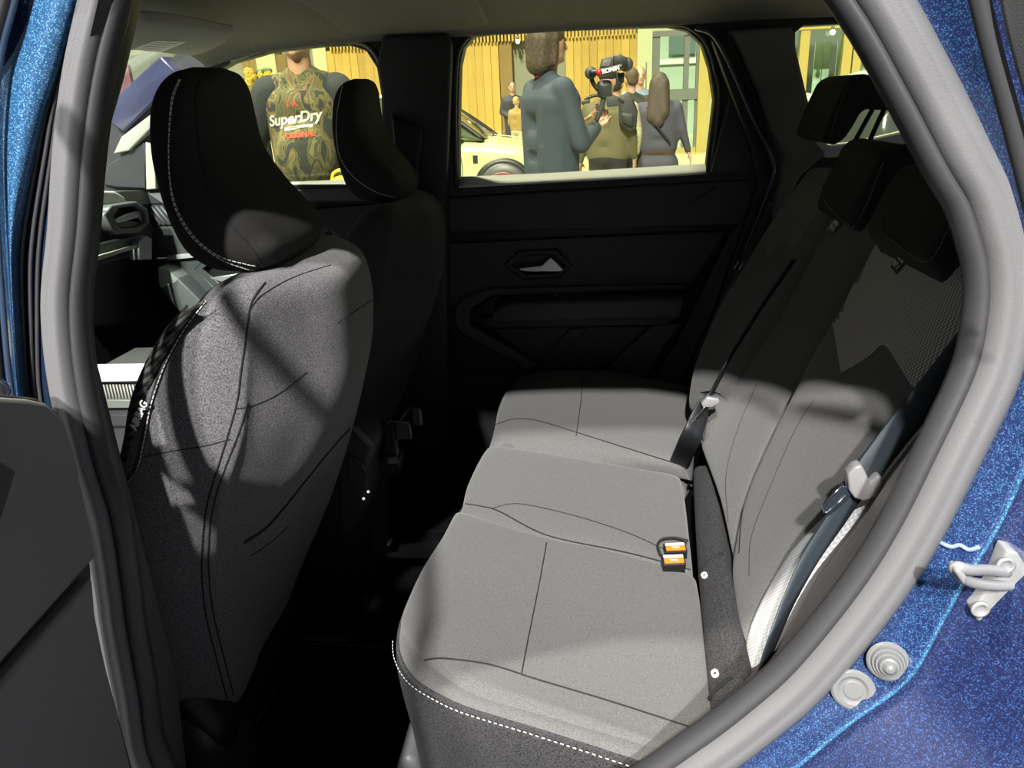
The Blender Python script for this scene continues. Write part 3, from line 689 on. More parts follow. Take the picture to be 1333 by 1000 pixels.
# woven shoulder panels
drape('shoulder_panel', [bnear], [[(1096,486),(1118,474),(1135,462),(1152,450),(1172,478),(1193,506),(1215,488)],
    [(1088,440),(1110,438),(1135,436),(1160,434),(1185,446),(1210,455),(1238,462)],
    [(1084,402),(1110,402),(1140,402),(1170,402),(1200,408),(1230,412),(1262,416)],
    [(1100,362),(1125,365),(1150,370),(1180,372),(1210,375),(1245,380),(1278,386)],
    [(1122,326),(1140,330),(1165,340),(1190,345),(1215,350),(1245,355),(1285,360)],
    [(1146,292),(1160,298),(1180,305),(1205,312),(1230,320),(1255,325),(1290,335)]], WEAVE, bench, nu=5, nv=8)
drape('shoulder_panel', [bmid], [[(1029,346),(1034,342),(1040,340),(1046,338)],[(1047,308),(1054,307),(1062,306),(1072,306)],[(1070,270),(1076,272),(1086,276),(1100,284)]], WEAVE, bench)
drape('shoulder_panel', [bfar], [[(999,336),(1010,322),(1020,313),(1026,318),(1034,328)],[(997,306),(1015,298),(1028,296),(1036,298),(1050,302)],[(1018,272),(1030,268),(1042,266),(1055,268),(1068,274)],[(1040,240),(1048,238),(1058,238),(1070,244),(1080,252)]], mat('smooth_shoulder_cloth', (.20, .19, .165), rough=.9, speck=.3, sscale=700), bench)
seam([bnear], [(1010,548),(985,610),(968,660),(962,720)], bench, r=.0011)
seam([bnear], [(1060,520),(1035,560),(1000,640),(978,700),(975,750)], bench, r=.0006)
seam([bmid], [(985,500),(960,560),(945,620),(948,680)], bench, r=.0006)
# headrests: side profile pulled across
def headrest(prof, y0, y1, name_seg, stitch, posts, front=None, lab=None):
    h = prism('headrest', [P(x, y, Y=y0) for x, y in prof], 'Y', y0, y1, FABH, bench, bevel=.016, seg=5)
    if lab: h['label'] = lab
    l = drape_line([h], stitch, 10, .0008)
    if len(l) > 3:
        tube('piping', l, .0012, FABH, h, n=6, seg=1); stitches(l, h, .0068, .0046, .0012)
    for a, b in posts:
        tube('post', [a, b], .0052, CHROME if False else PLB, h, n=12, seg=1)
    return h
h_far = headrest([(1070,182),(1078,160),(1092,128),(1104,104),(1122,95),(1150,101),(1172,114),(1182,128),(1180,141),(1160,144),(1134,140),(1122,146),(1112,164),(1100,182),(1086,190)], 1.80, 2.04, '', [(1054,169),(1072,183),(1079,182),(1092,140),(1106,108)],
    [(P(1136,142,Y=1.88), P(1106,196,Y=1.88)), (P(1151,142,Y=1.83), P(1128,192,Y=1.83))], lab='raised far headrest on two posts')
h_mid = headrest([(1107,296),(1116,268),(1132,236),(1148,204),(1160,190),(1190,188),(1215,205),(1218,240),(1200,270),(1180,292),(1155,306),(1128,308)], 1.42, 1.66, '', [(1073,242),(1072,256),(1090,280),(1108,294),(1116,290),(1135,250),(1150,210)], [], lab='middle headrest')
h_near = headrest([(1208,340),(1222,312),(1240,278),(1262,245),(1290,232),(1330,240),(1345,290),(1330,330),(1300,360),(1290,385),(1262,396),(1240,388),(1226,366)], 1.02, 1.27, '', [(1149,290),(1152,305),(1170,318),(1185,330),(1207,341),(1222,325),(1236,295),(1252,264)], [], lab='near headrest')
for (x, y), ob in (((1175,344), bnear), ((1090,296), bmid)):
    o = on([ob], x, y, .004)
    bx = box('fabric_tag', (-.012, -.001, -.014), (.012, .001, .014), PLB, bench, .0004, M=frame(o, (.03, -.95, -.25), (-.5, .2, -.8)) @ Matrix.Rotation(R(90), 4, 'X'))
    text('tag_print', 'APR\n97 I', .011, frame(o+V((-.004, -.003, .002)), (.03, -.95, -.25), (.45, .0, .85)), WHITEP, bench, .0004)

# =================================================================== front seats
def front_seat(label, dy, mtb):
    s = thing('front_seat', label, 'car seat', (-.75, 1.10+dy, .35))
    secs = [  # z: front-near x, y ; crease x,y ; back mid x ; back far x
        (1.192, -.475, .965, -.455, .975, -.425, -.450, 1.27),
        (1.182, -.492, .935, -.448, .945, -.420, -.430, 1.315),
        (1.16, -.510, .915, -.444, .932, -.404, -.402, 1.338),
        (1.12, -.540, .900, -.452, .925, -.402, -.388, 1.345),
        (1.06, -.585, .888, -.466, .922, -.410, -.388, 1.35),
        (.98, -.622, .882, -.486, .922, -.428, -.405, 1.35),
        (.88, -.665, .882, -.532, .925, -.465, -.440, 1.345),
        (.78, -.69, .885, -.568, .93, -.502, -.480, 1.34),
        (.65, -.705, .89, -.590, .94, -.550, -.535, 1.335),
        (.52, -.72, .90, -.600, .965, -.592, -.605, 1.33),
        (.40, -.74, .92, -.640, .995, -.635, -.665, 1.32),
        (.33, -.76, .95, -.680, 1.02, -.680, -.70, 1.30)]
    rows = []
    for z, fx, fy, cx_, cy, bm_, bx, by in secs:
        if z > .95: bm_ = min(-.378, bx+.018); bx -= .045; by += .07
        elif z > .85: bm_ = -.438; bx -= .012; by += .03
        else: bm_ = (cx_+bx)/2+.008
        q = [V((fx, fy, z)), V((fx*.55+cx_*.45, (fy+cy)/2-.012, z)), V((cx_-.004, cy-.004, z)), V((cx_+.010, cy+.018, z)), V(((cx_+bm_)/2+.006, cy+.09, z)), V((bm_, cy*.62+by*.38, z)), V(((bm_+bx)/2+.006, by-.09, z)), V((bx, by-.015, z)), V((bx-.02, by, z)), V((fx*.6+bx*.4, by+.014, z)), V((fx, by+.02, z)), V((fx-.012, by-.03, z)), V((fx+.02, by-.10, z)), V((fx+.025, (fy+by)/2, z)), V((fx+.02, fy+.12, z)), V((fx-.012, fy+.03, z))]
        rows.append([v+V((0, dy, 0)) for v in q])
    b = grid('backrest', rows, mtb, s, nu=4, nv=5, closed=True, cap=True)
    # cushion
    Y0 = 1.12+dy
    pillow('seat_cushion', [[V((x, Y0+y, z+(.02 if abs(y) > .2 else 0))) for x, z in ((-1.22, .62), (-1.0, .66), (-.85, .65), (-.68, .62))] for y in (-.24, -.12, .12, .24)], .06, mtb, s, p=6, q=6, nu=24, nv=24, skirt=.10)
    prism('seat_base', [V((-1.15, 0, .34)), V((-.62, 0, .34)), V((-.60, 0, .44)), V((-.66, 0, .55)), V((-1.15, 0, .55))], 'Y', Y0-.20, Y0+.20, PLB, s, bevel=.03)
    for ys in (-.2, .17): prism('seat_rail', [V((-1.2, 0, .315)), V((-.52, 0, .315)), V((-.52, 0, .345)), V((-1.2, 0, .345))], 'Y', Y0+ys, Y0+ys+.035, PLB, s, bevel=.006)
    return s, b
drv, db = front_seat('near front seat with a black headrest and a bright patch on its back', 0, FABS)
pas, pb = front_seat('far front seat in shadow with black headrest against the far pillar', .74, FABD)  # same seat cloth, darkened so the colour carries the shade
# headrest as a loft of horizontal rings
def front_headrest(dy, s):
    secs = [ # z, front x, back x, near y, far y
        (1.188, -.500, -.455, 1.03, 1.19), (1.200, -.525, -.440, .995, 1.235), (1.225, -.545, -.432, .975, 1.252), (1.26, -.555, -.448, .967, 1.25), (1.30, -.562, -.476, .966, 1.238), (1.35, -.566, -.500, .970, 1.225),
        (1.40, -.562, -.502, .978, 1.212), (1.43, -.555, -.500, .992, 1.198), (1.450, -.543, -.503, 1.015, 1.175), (1.458, -.530, -.512, 1.05, 1.14)]
    rows = []
    for z, fx, bx, y0, y1 in secs:
        w = y1-y0; d = bx-fx
        q = [V((fx, y0+.012, z)), V((fx+.3*d, y0-.002, z)), V((fx+.72*d, y0+.004, z)), V((bx-.004, y0+.05*w+.018, z)), V((bx+.002, y0+.28*w, z)), V((bx+.004, y0+.5*w, z)), V((bx+.002, y1-.28*w, z)), V((bx-.004, y1-.018-.05*w, z)), V((fx+.72*d, y1-.004, z)), V((fx+.3*d, y1+.002, z)), V((fx, y1-.012, z)), V((fx-.008, y1-.3*w, z)), V((fx-.01, (y0+y1)/2, z)), V((fx-.008, y0+.3*w, z))]
        rows.append([v+V((0, dy, 0)) for v in q])
    h = grid('headrest', rows, FABH, s, nu=4, nv=6, closed=True, cap=True)
    for yy in (1.05, 1.18):
        tube('post', [V((-.485, yy+dy, 1.20)), V((-.470, yy+dy, 1.12))], .006, CHROME, h, n=12, seg=1)
        lathe('post_guide', [(.020,0),(.021,.010),(.017,.016),(.009,.017),(.0085,.012)], Matrix.Translation(V((-.468, yy+dy, 1.178))), PLB, h, 20)
    return h
hd = front_headrest(0, drv); hp = front_headrest(.74, pas)
# seams and stitching, driver headrest
seam([hd], [(262,104),(255,125),(257,170),(262,210),(275,252),(298,290),(325,320),(345,352)], hd, r=.0014, name='seam')
for off_ in (0, 6):
    l = drape_line([hd], [(232-off_/3+3,104),(222-off_/4+3,130),(220,180),(221,230),(228+off_/3,270),(250+off_/2,308),(285,336-off_*.5),(318,349-off_),(333,352-off_)], 8, .0008)
    if len(l) > 3: stitches(l, hd, .0065, .0042, .0008)
l = drape_line([hp], [(447,108),(440,140),(438,170),(443,205),(462,232),(490,250),(515,257)], 8, .0008)
if len(l) > 3: stitches(l, hp, .0065, .0042, .0008)
# driver backrest piping, ribbed edge, seams
lp = drape_line([db], [(268,393),(240,430),(215,475),(197,525),(186,580),(178,610),(162,634)], 8, .001)
tube('piping', [lp[i] for i in range(0, len(lp), 6)], .003, FABD, db, n=8)
stitches([q+V((.002, -.002, .001)) for q in lp], db, .0075, .005, .0009)
rb_path = [P(x, y, Y=.885) for x, y in [(262,398),(232,432),(205,478),(187,525),(178,575),(170,605),(158,628)]]
rib = grid('ribbed_edge', [[q+V((.004, .004, .004)), q+V((-.008, -.003, 0)), q+V((-.022, .004, -.002)), q+V((-.03, .02, -.003))] for q in rb_path], weave('ribbed_edge_cloth', (.09, .088, .08), (.01, .01, .01), 200), db, nu=4, nv=6, thick=.002)
o = P(181, 541, Y=.872)
text('airbag_print', 'AIRBAG', .0135, frame(o, P(187, 527, Y=.872)-P(176, 553, Y=.872), V((-1, 0, .3))), WHITEP, db, .0006, bold=.0003)
seam([db], [(345,368),(332,385),(325,402),(320,440),(314,480),(309,520),(300,555),(283,610),(270,655),(264,700),(263,750),(268,800),(280,850),(297,915)], db, r=.0014)
seam([db], [(322,524),(312,560),(292,612),(279,655),(272,700),(272,750),(278,800),(290,850),(304,905)], db, r=.0012)
seam([db], [(180,597),(220,588),(260,582),(300,572)], db, r=.0009)
seam([db], [(326,402),(340,385),(380,362),(430,345)], db, r=.0009)
seam([db], [(440,420),(470,400),(492,385)], db, r=.0008)
seam([db], [(308,532),(322,530),(345,522),(370,508),(400,484)], db, r=.0009)
seam([db], [(318,706),(345,688),(370,660),(400,622),(430,585),(455,558)], db, r=.0032, name='pocket_edge')
seam([db], [(326,724),(350,708),(375,686)], db, r=.0012)
# hinge cover at the foot of the backrest
hc = []
for z, x0, x1, y0, y1 in ((.27,-.80,-.60,.90,1.03),(.36,-.80,-.605,.90,1.03),(.43,-.80,-.615,.905,1.02),(.475,-.79,-.635,.915,1.01),(.495,-.77,-.665,.93,.995),(.50,-.75,-.69,.94,.985)):
    hc.append([V((x0, y0+.02, z)), V(((x0+x1)/2, y0, z)), V((x1-.02, y0+.008, z)), V((x1, y0+.04, z)), V((x1, y1-.01, z)), V(((x0+x1)/2, y1+.01, z)), V((x0, y1, z))])
grid('hinge_cover', hc, mat('satin_black_plastic', (.035, .035, .036), rough=.3), drv, nu=4, nv=5, closed=True, cap=True)
tube('pull_loop', [P(x, y, Y=.98) for x, y in [(297,912),(292,925),(298,932),(306,926)]], .003, PLM, drv, seg=4)
# =================================================================== far doors, dashboard, console, belts
V = Vector
def shape(name, px, y, d, mt, parent, bevel=.003, rnd=0, holes=(), ax='Y'):
    k = {ax: y}
    return plate(name, L(px, **k), mt, parent, ax, y, d, bevel, [L(h, **k) for h in holes], False, rnd)
fd = thing('far_rear_door', 'dark grey far rear door panel with silver handle in a hexagonal recess under the window', 'car door', (0, 2.18, .3))
shape('upper_panel', [(560,258),(985,232),(974,288),(962,292),(560,305)], 2.16, .04, mat('upper_door_skin', (.06, .06, .06), rough=.6, bump=.2, bscale=900), fd, .008)
shape('waist_groove', [(560,305),(962,289),(958,300),(560,318)], 2.185, .03, PLB, fd, .002)
hexo = [(656,345),(676,327),(724,325),(743,345),(728,361),(680,363)]
hexi = [(666,345),(681,333),(721,331),(736,346),(724,356),(684,358)]
shape('middle_panel', [(560,318),(946,301),(900,372),(876,372),(640,378),(600,402),(560,404)], 2.17, .035, mat('mid_door_skin', (.048, .048, .05), rough=.6, bump=.2, bscale=900), fd, .005, holes=[hexo])
bz = shape('handle_bezel', hexo, 2.162, .02, PLB, fd, .002, 0, [hexi])
shape('handle_recess', hexi, 2.185, .01, PLB, fd, .001)
shape('door_handle', [(674,349),(705,346),(711,340),(717,335),(726,343),(734,352),(728,354),(690,354),(678,353)], 2.160, .012, SILV, fd, .0025)
tag(fd.children[-1], 'satin silver release handle')
shape('armrest_frame', [(592,400),(604,388),(636,376),(896,370),(890,378),(640,386),(612,402),(611,424),(700,474),(692,484),(600,434),(593,425)], 2.155, .03, mat('frame_plastic', (.055, .055, .06), rough=.5), fd, .004)
shape('armrest_top', [(616,402),(645,386),(898,378),(892,387),(668,392),(655,396),(640,410),(628,414)], 2.165, .02, mat('gloss_black_trim', (.008, .008, .009), rough=.15), fd, .002)
arm = prism('armrest', L([(640,404),(662,391),(890,384),(884,411),(650,417),(640,413)], Y=2.12), 'Y', 2.09, 2.17, mat('armrest_skin', (.06, .06, .063), rough=.55, bump=.2, bscale=900), fd, bevel=.010)
shape('armrest_underside', [(625,414),(884,411),(870,424),(640,428)], 2.14, .04, PLB, fd, .004)
shape('lower_card', [(560,404),(594,404),(600,436),(700,486),(760,520),(560,520)], 2.19, .03, PLB, fd, .003)
shape('door_pocket', [(640,428),(846,424),(792,476),(760,490),(712,486)], 2.172, .03, mat('pocket_plastic', (.022, .022, .026), rough=.5), fd, .006)
shape('pocket_front', [(848,424),(888,420),(866,450),(838,500),(770,500),(794,476)], 2.165, .03, mat('pocket_front_plastic', (.055, .055, .06), rough=.5), fd, .006)
shape('pocket_brace', [(742,428),(764,428),(716,486),(694,484)], 2.165, .02, PLB, fd, .003)
shape('end_card', [(952,302),(985,270),(930,420),(880,500),(848,500),(890,430)], 2.168, .03, mat('mid_door_skin', (.03, .03, .03)), fd, .005)
shape('waist_crease', [(900,262),(930,242),(933,243),(908,263)], 2.158, .004, PLB, fd, .0005)
lathe('indicator_dot', [(.003,0),(.003,.002),(.0005,.002)], Matrix.Translation(P(723,384,Y=2.16)) @ Matrix.Rotation(R(90), 4, 'X'), WHITEP, fd, 12)
prism('quarter_blank', L([(954,100),(962,100),(1000,200),(1001,221),(924,226),(930,200)], Y=2.145), 'Y', 2.125, 2.2, mat('quarter_blank_plastic', (.05, .048, .052), rough=.55), fd, bevel=.006)
def sillcap(name, lo, hi, parent):
    a = [P(x, y, Y=2.150) for x, y in lo]; b = [P(x, y, Y=2.19) for x, y in hi]
    return grid(name, [a, [(p+q)/2+V((0, -.002, .003)) for p, q in zip(a, b)], b, [q+V((0, .015, -.03)) for q in b]], SILL, parent, nu=4, nv=3, thick=.004)
tag(sillcap('window_sill_cap', [(597,244),(700,238),(820,232),(921,226)], [(597,230),(700,226),(820,219),(917,213)], fd), 'pale window sill cap whitened as if strongly lit')
prism('glass', L([(590,250),(590,30),(935,25),(940,225)], Y=2.2), 'Y', 2.196, 2.200, GLS, fd, bevel=0, smooth=False)

ff = thing('far_front_door', 'dark far front door with pale armrest end, beyond the near front seat', 'car door', (-1.0, 2.18, .3))
tag(sillcap('window_sill_cap', [(185,252),(300,250),(400,247),(500,243)], [(185,240),(300,240),(400,236),(500,231)], ff), 'pale window sill cap whitened as if strongly lit')
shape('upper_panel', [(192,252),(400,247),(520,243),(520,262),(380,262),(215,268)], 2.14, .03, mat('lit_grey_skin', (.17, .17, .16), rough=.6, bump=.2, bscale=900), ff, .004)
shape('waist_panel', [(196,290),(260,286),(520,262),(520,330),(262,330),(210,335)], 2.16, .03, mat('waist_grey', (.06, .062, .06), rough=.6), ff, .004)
rbx = shape('ribbed_panel', [(190,266),(240,264),(244,292),(206,294)], 2.155, .01, PLD, ff, .002)
for i in range(7):
    x = 190+i*6.5
    tube('rib', [P(x, 268+i*.3, Y=2.153), P(x+19, 292, Y=2.153)], .0032, PLM, ff, n=6, seg=1)
shape('trim_strip', [(216,333),(300,325),(300,331),(218,339)], 2.15, .01, mat('pale_strip', (.4, .4, .4), rough=.4), ff, .002)
h2 = [(254,350),(268,339),(330,339),(348,356),(336,378),(285,380)]; h3 = [(263,350),(272,344),(322,344),(338,356),(330,370),(288,371)]
shape('middle_panel', [(200,338),(520,325),(520,480),(300,480),(262,402),(214,350)], 2.165, .03, mat('mid_front_skin', (.05, .056, .055), rough=.5), ff, .004, holes=[h2])
shape('handle_bezel', h2, 2.158, .02, mat('bezel_grey', (.06, .062, .062), rough=.4), ff, .003, 0, [h3])
shape('handle_recess', h3, 2.18, .01, PLB, ff, .001)
shape('door_handle', [(272,362),(300,358),(330,352),(336,358),(325,366),(290,368)], 2.155, .012, SILV, ff, .003)
prism('armrest_end', L([(210,346),(222,349),(236,362),(234,366),(214,374),(211,368)], Y=2.12), 'Y', 2.10, 2.17, mat('pale_armrest_end', (.42, .45, .42), rough=.5), ff, bevel=.004)
prism('armrest', L([(214,374),(236,360),(272,396),(330,470),(300,480),(250,420)], Y=2.12), 'Y', 2.10, 2.17, mat('armrest_grey', (.085, .09, .09), rough=.5), ff, bevel=.006)
shape('mirror_corner', [(133,240),(140,215),(165,198),(188,184),(190,246),(150,244)], 2.135, .03, PLD, ff, .004)
shape('corner_strip', [(189,185),(200,190),(203,246),(190,247)], 2.133, .03, mat('pale_corner_strip', (.5, .49, .38), rough=.5), ff, .003)
prism('glass', L([(196,250),(196,80),(300,50),(505,50),(505,245)], Y=2.2), 'Y', 2.196, 2.200, GLS, ff, bevel=0, smooth=False)

mr = thing('wing_mirror', 'black wing mirror with pale glass outside the windscreen pillar', 'mirror', tuple(P(150, 175, Y=2.4)))
prism('mirror_housing', L([(128,142),(142,140),(158,152),(160,162),(152,166),(150,182),(140,205),(128,206)], Y=2.4), 'Y', 2.38, 2.5, PLB, mr, bevel=.008)
prism('mirror_glass', L([(151,172),(158,172),(163,178),(162,190),(154,198),(145,200)], Y=2.39), 'Y', 2.385, 2.40, mat('pale_mirror', (.75, .75, .8), rough=.2), mr, bevel=.002)

tube('mirror_arm', [P(140, 200, Y=2.42), V((-1.50, 2.34, 1.20)), V((-1.45, 2.19, 1.16))], .02, PLB, mr)
# dashboard
da = thing('dashboard', 'dark dashboard end with a hexagonal air vent and a top coloured as if lit', 'dashboard', (-1.35, 1.5, .7))
DX = -1.28
def dsh(name, px, off, d, mt, bevel=.003, holes=()): return shape(name, px, DX+off, d, mt, da, bevel, 0, holes, 'X')
dsh('dash_core', [(-60,240),(200,262),(206,300),(190,330),(120,350),(-60,360)], 0, .5, PLD, .01)
dsh('dash_top', [(40,242),(129,248),(150,249),(162,256),(168,265),(129,276),(40,280)], .012, .4, mat('lit_dash_top', (.62, .62, .60), rough=.5), .006)  # dash top whitened; the light falling on it is in the colour
dsh('dash_shoulder', [(150,249),(196,247),(196,266),(168,268),(160,256)], .006, .3, mat('dash_shoulder_grey', (.17, .165, .14), rough=.5), .004)
vo = [(136,280),(146,267),(178,262),(192,272),(195,290),(182,303),(156,305),(146,298)]; vi = [(149,280),(156,271),(178,268),(188,277),(191,289),(180,296),(160,298),(151,290)]
dsh('vent_bezel', vo, .045, .06, mat('vent_bezel_plastic', (.10, .10, .10), rough=.35), .004, [vi])
dsh('vent_recess', vo, .01, .03, PLB, .002)
dsh('vent_flap', [(149,286),(163,279),(183,273),(189,287),(185,291),(181,283),(168,287),(153,291)], .035, .01, SILV, .002)
dsh('vent_blade', [(152,292),(165,288),(184,289),(181,294),(161,297)], .03, .008, PLM, .001)
dsh('dash_shelf', [(110,322),(150,312),(186,306),(196,310),(198,322),(150,330),(112,340)], .03, .2, mat('shelf_plastic', (.07, .075, .07), rough=.4), .004)
dsh('shelf_tip', [(181,315),(192,307),(198,311),(198,338),(181,338)], .05, .03, mat('pale_shelf_tip', (.28, .29, .29), rough=.4), .003)
dsh('shelf_edge', [(118,336),(180,318),(181,322),(120,342)], .045, .01, mat('pale_shelf_edge', (.45, .46, .33), rough=.4), .001)
dsh('glove_box', [(60,342),(196,335),(205,420),(60,430)], -.06, .2, PLB, .01)

# centre console
cc_ = thing('center_console', 'black centre console with a tray coloured as if lit between the front seats', 'console', (-.8, 1.47, .32))
prism('console_body', [V((-1.3, 0, .34)), V((-.50, 0, .34)), V((-.47, 0, .60)), V((-.49, 0, .68)), V((-.60, 0, .70)), V((-1.3, 0, .70))], 'Y', 1.38, 1.56, PLB, cc_, bevel=.02)
prism('armrest_box', L([(128,478),(215,476),(240,520),(240,640),(150,640),(128,600)], Y=1.46), 'Y', 1.455, 1.60, PLD, cc_, bevel=.006)
prism('tray_rim', L([(110,478),(200,477),(200,492),(110,494)], Y=1.45), 'Y', 1.43, 1.47, mat('lit_tray', (.85, .85, .85), rough=.4), cc_, bevel=.002)  # rim whitened to paint the light lying on the tray
shape('tray_band', [(110,494),(200,492),(200,499),(110,498)], 1.445, .02, mat('pale_tray_band', (.25, .25, .22), rough=.4), cc_, .001)
shape('ribbed_tray', [(110,500),(200,500),(200,520),(110,520)], 1.45, .02, PLM, cc_, .001)
for i in range(22):
    tube('rib', [P(118+i*4.2, 500.5, Y=1.447), P(114+i*4.2+9, 519, Y=1.447)], .0014, mat('pale_rib', (.55, .56, .45), rough=.5), cc_, n=5, seg=1)
shape('tray_band', [(110,521),(200,521),(200,531),(110,532)], 1.44, .02, mat('grey_tray_band', (.14, .15, .13), rough=.4), cc_, .002)
stitches([P(x, 541, Y=1.453) for x in range(118, 196, 6)], cc_, .006, .004, .0006, PLM)
shape('side_groove', [(110,555),(200,553),(200,556),(110,558)], 1.452, .002, PLB, cc_, .0004)
shape('rear_cowl', [(440,556),(464,556),(476,566),(484,585),(478,610),(482,640),(474,668),(462,694),(440,700)], 1.36, .1, PLD, cc_, .008, 0)
shape('cowl_ridge', [(456,557),(463,556),(484,580),(481,584)], 1.352, .01, PLG, cc_, .001)
shape('rear_pocket', [(452,594),(462,596),(475,608),(477,622),(468,632),(452,628)], 1.352, .015, PLD, cc_, .003, 1)
for x, y in ((473.5, 649), (479.5, 640)):
    q = P(x, y, Y=1.352)
    lathe('port_icon', [(.0030,0),(.0030,.0016),(.0016,.0018),(.0014,.0008),(.0003,.0008)], Matrix.Translation(q) @ Matrix.Rotation(R(90), 4, 'X'), mat('lit_icon', (.8, .8, .8), emit=(.8, .85, .8), estr=.8), cc_, 14)
br = thing('clip_bracket', 'black square clip brackets fixed behind the centre console', 'bracket', tuple(P(520, 600, Y=1.46)))
shape('arm', [(500,555),(512,549),(518,600),(520,618),(512,622),(500,600)], 1.45, .02, PLB, br, .003)
shape('pad', [(514,550),(532,551),(535,572),(516,574)], 1.43, .014, PLD, br, .002, 0)
tube('rim', [P(x, y, Y=1.428) for x, y in [(503,553),(508,548),(530,550),(533,554),(535,571)]], .0013, PLM, br, n=6, seg=1)
shape('pad', [(536,532),(547,533),(549,554),(538,555)], 1.50, .014, PLD, br, .002)
shape('rim_plate', [(544,533),(547,533),(549,554),(546,554)], 1.497, .004, PLG, br, .001)
tube('strut', [P(520, 549, Y=1.46), P(533, 531, Y=1.50)], .002, PLG, br, n=6, seg=1)
shape('foot', [(490,596),(518,597),(518,620),(492,618)], 1.44, .05, PLB, br, .003)
shape('foot_face', [(504,596),(516,596),(518,604),(505,604)], 1.437, .01, PLM, br, .001)

# floor mat outline
mtn = thing('floor_mat', 'black carpet floor mat with thin stitched edge behind the near front seat', 'mat', (-.35, 1.1, .325))
mo = [P(300,1000,Z=.335), P(388,842,Z=.335), P(396,837,Z=.335), P(450,840,Z=.335), P(545,845,Z=.335), P(620,1010,Z=.335), P(500,1120,Z=.335), P(300,1120,Z=.335)]
prism('mat_pile', mo, 'Z', .322, .333, CARPET, mtn, bevel=.003)
stitches([P(x, y, Z=.336) for x, y in [(310,985),(330,948),(350,912),(372,871),(386,846),(394,838),(430,839),(470,841),(515,843)]], mtn, .009, .006, .0008, mat('grey_thread', (.22, .21, .17), rough=.9))
mt2 = thing('floor_mat', 'black carpet floor mat with thin stitched edge behind the far front seat', 'mat', (-.5, 1.95, .325))
prism('mat_pile', [P(500,604,Z=.335), P(605,610,Z=.335), P(640,690,Z=.335), P(470,690,Z=.335)], 'Z', .322, .333, CARPET, mt2, bevel=.003)
stitches([P(x, y, Z=.336) for x, y in [(536,605),(570,607),(604,610)]], mt2, .012, .008, .0008, mat('grey_thread', (.2, .2, .2)))

# sun visor
vz = thing('sun_visor', 'pale grey sun visor with a printed sticker under the roof', 'sun visor', tuple(P(235, 50, Z=1.53)))
vs = pillow('visor_panel', rz([[(150,66),(200,69),(235,74),(252,74),(268,69)],[(156,52),(205,55),(250,58),(275,60),(298,55)],[(164,36),(190,30),(220,32),(262,38),(305,46)]], 1.53), .012, mat('visor_cloth', (.42, .42, .37), rough=.9, speck=.15, sscale=600), vz, p=6, q=6, nu=30, nv=16, skirt=.004)
stk = drape('sticker', [vs], [[(168,65),(187,68),(206,69)],[(186,58),(206,60),(224,62)],[(204,52),(224,53),(243,54)]], mat('sticker_white', (.9, .9, .88), rough=.6), vz, .001)
for i in range(5):
    l = drape_line([vs], [(176+i*6.5, 63.5-i*2.3), (202+i*7, 66-i*2.6)], 6, .0016)
    if len(l) > 2: tube('print_line', l, .0005, mat('print_grey', (.25, .26, .27)), vz, n=4, seg=1)

# belts
def pw(ax, ay, fwd=0.0): return RT*ax-UP*ay+FW*fwd
nb = thing('seat_belt', 'slate grey seat belt with silver slide hanging along the near doorway edge', 'seat belt', tuple(P(1120, 625, Y=.92)))
def bp(x, y, off=.028): return P(x, y, pl=(BACK[0]+BACKN*off, BACKN))
band('webbing', [bp(1330,352), bp(1276,428), bp(1216,505), bp(1165,568), bp(1122,625,.032)], .036, [pw(.77,.64,.15)]*5, BELT, nb, .0022)
band('webbing', [bp(1122,625,.032), bp(1092,672), bp(1055,728), bp(1026,785), bp(1006,835), bp(990,880,.012), bp(972,935,-.02)], .031, [pw(.75,.55,.3), pw(.8,.5,.4), pw(.85,.45,.5), pw(.8,.35,.7), pw(.8,.3,.9), pw(.8,.3,1.2), pw(.8,.3,1.4)], BELT, nb, .0022)
_y = bp(1120, 622, .034).y
prism('slide', L([(1099,612),(1108,602),(1117,599),(1122,608),(1128,622),(1137,613),(1143,614),(1144,624),(1136,640),(1120,646),(1108,642),(1101,632)], Y=_y), 'Y', _y-.014, _y+.004, mat('slide_grey', (.24, .235, .235), rough=.35), nb, bevel=.004)
prism('tongue', L([(1096,628),(1106,640),(1101,648),(1078,668),(1071,665),(1070,657)], Y=_y), 'Y', _y-.008, _y+.002, mat('tongue_black', (.02, .025, .035), rough=.2), nb, bevel=.002)
tube('tongue_rim', [P(x, y, Y=_y-.009) for x, y in [(1096,632),(1073,656),(1072,663),(1077,667),(1101,645)]], .0011, CHROME, nb, n=6, seg=2)
mb = thing('seat_belt', 'black belt strap crossing the middle rear backrest down to a small silver tongue', 'seat belt', tuple(P(905, 545, Y=1.70)))
band('webbing', [bp(1034,338,.035), bp(988,405,.035), bp(948,470,.035), bp(921,520,.05)], .020, [pw(.5,.4,1.2)]*4, BELTD, mb, .002)
band('webbing', [bp(921,520,.05), bp(910,545,.055), bp(897,575,.05), P(880,612,Y=1.60)], .042, [pw(.5,.3,.9), pw(.8,.35,.3), pw(.8,.4,.2), pw(.8,.4,.3)], BELTD, mb, .002)
prism('slide', L([(912,523),(920,515),(935,517),(936,522),(926,528),(914,528)], Y=bp(921,520,.06).y), 'Y', bp(921,520,.06).y-.01, bp(921,520,.06).y+.004, SILV, mb, bevel=.002)
tube('tongue', [bp(x, y, .066) for x, y in [(917,530),(903,547),(902,549),(905,546)]], .0016, CHROME, mb, n=6, seg=2)
fb = thing('seat_belt', 'black seat belt curving down beside the far window pillar to the far seat', 'seat belt', tuple(P(930, 430, Y=2.06)))
band('webbing', [P(1005,262,Y=2.08), P(985,310,Y=2.07), P(958,360,Y=2.06), P(930,420,Y=2.05), P(915,470,Y=2.03), P(908,520,Y=2.0)], .03, [pw(.9,.3,.6)]*6, BELTD, fb, .002)
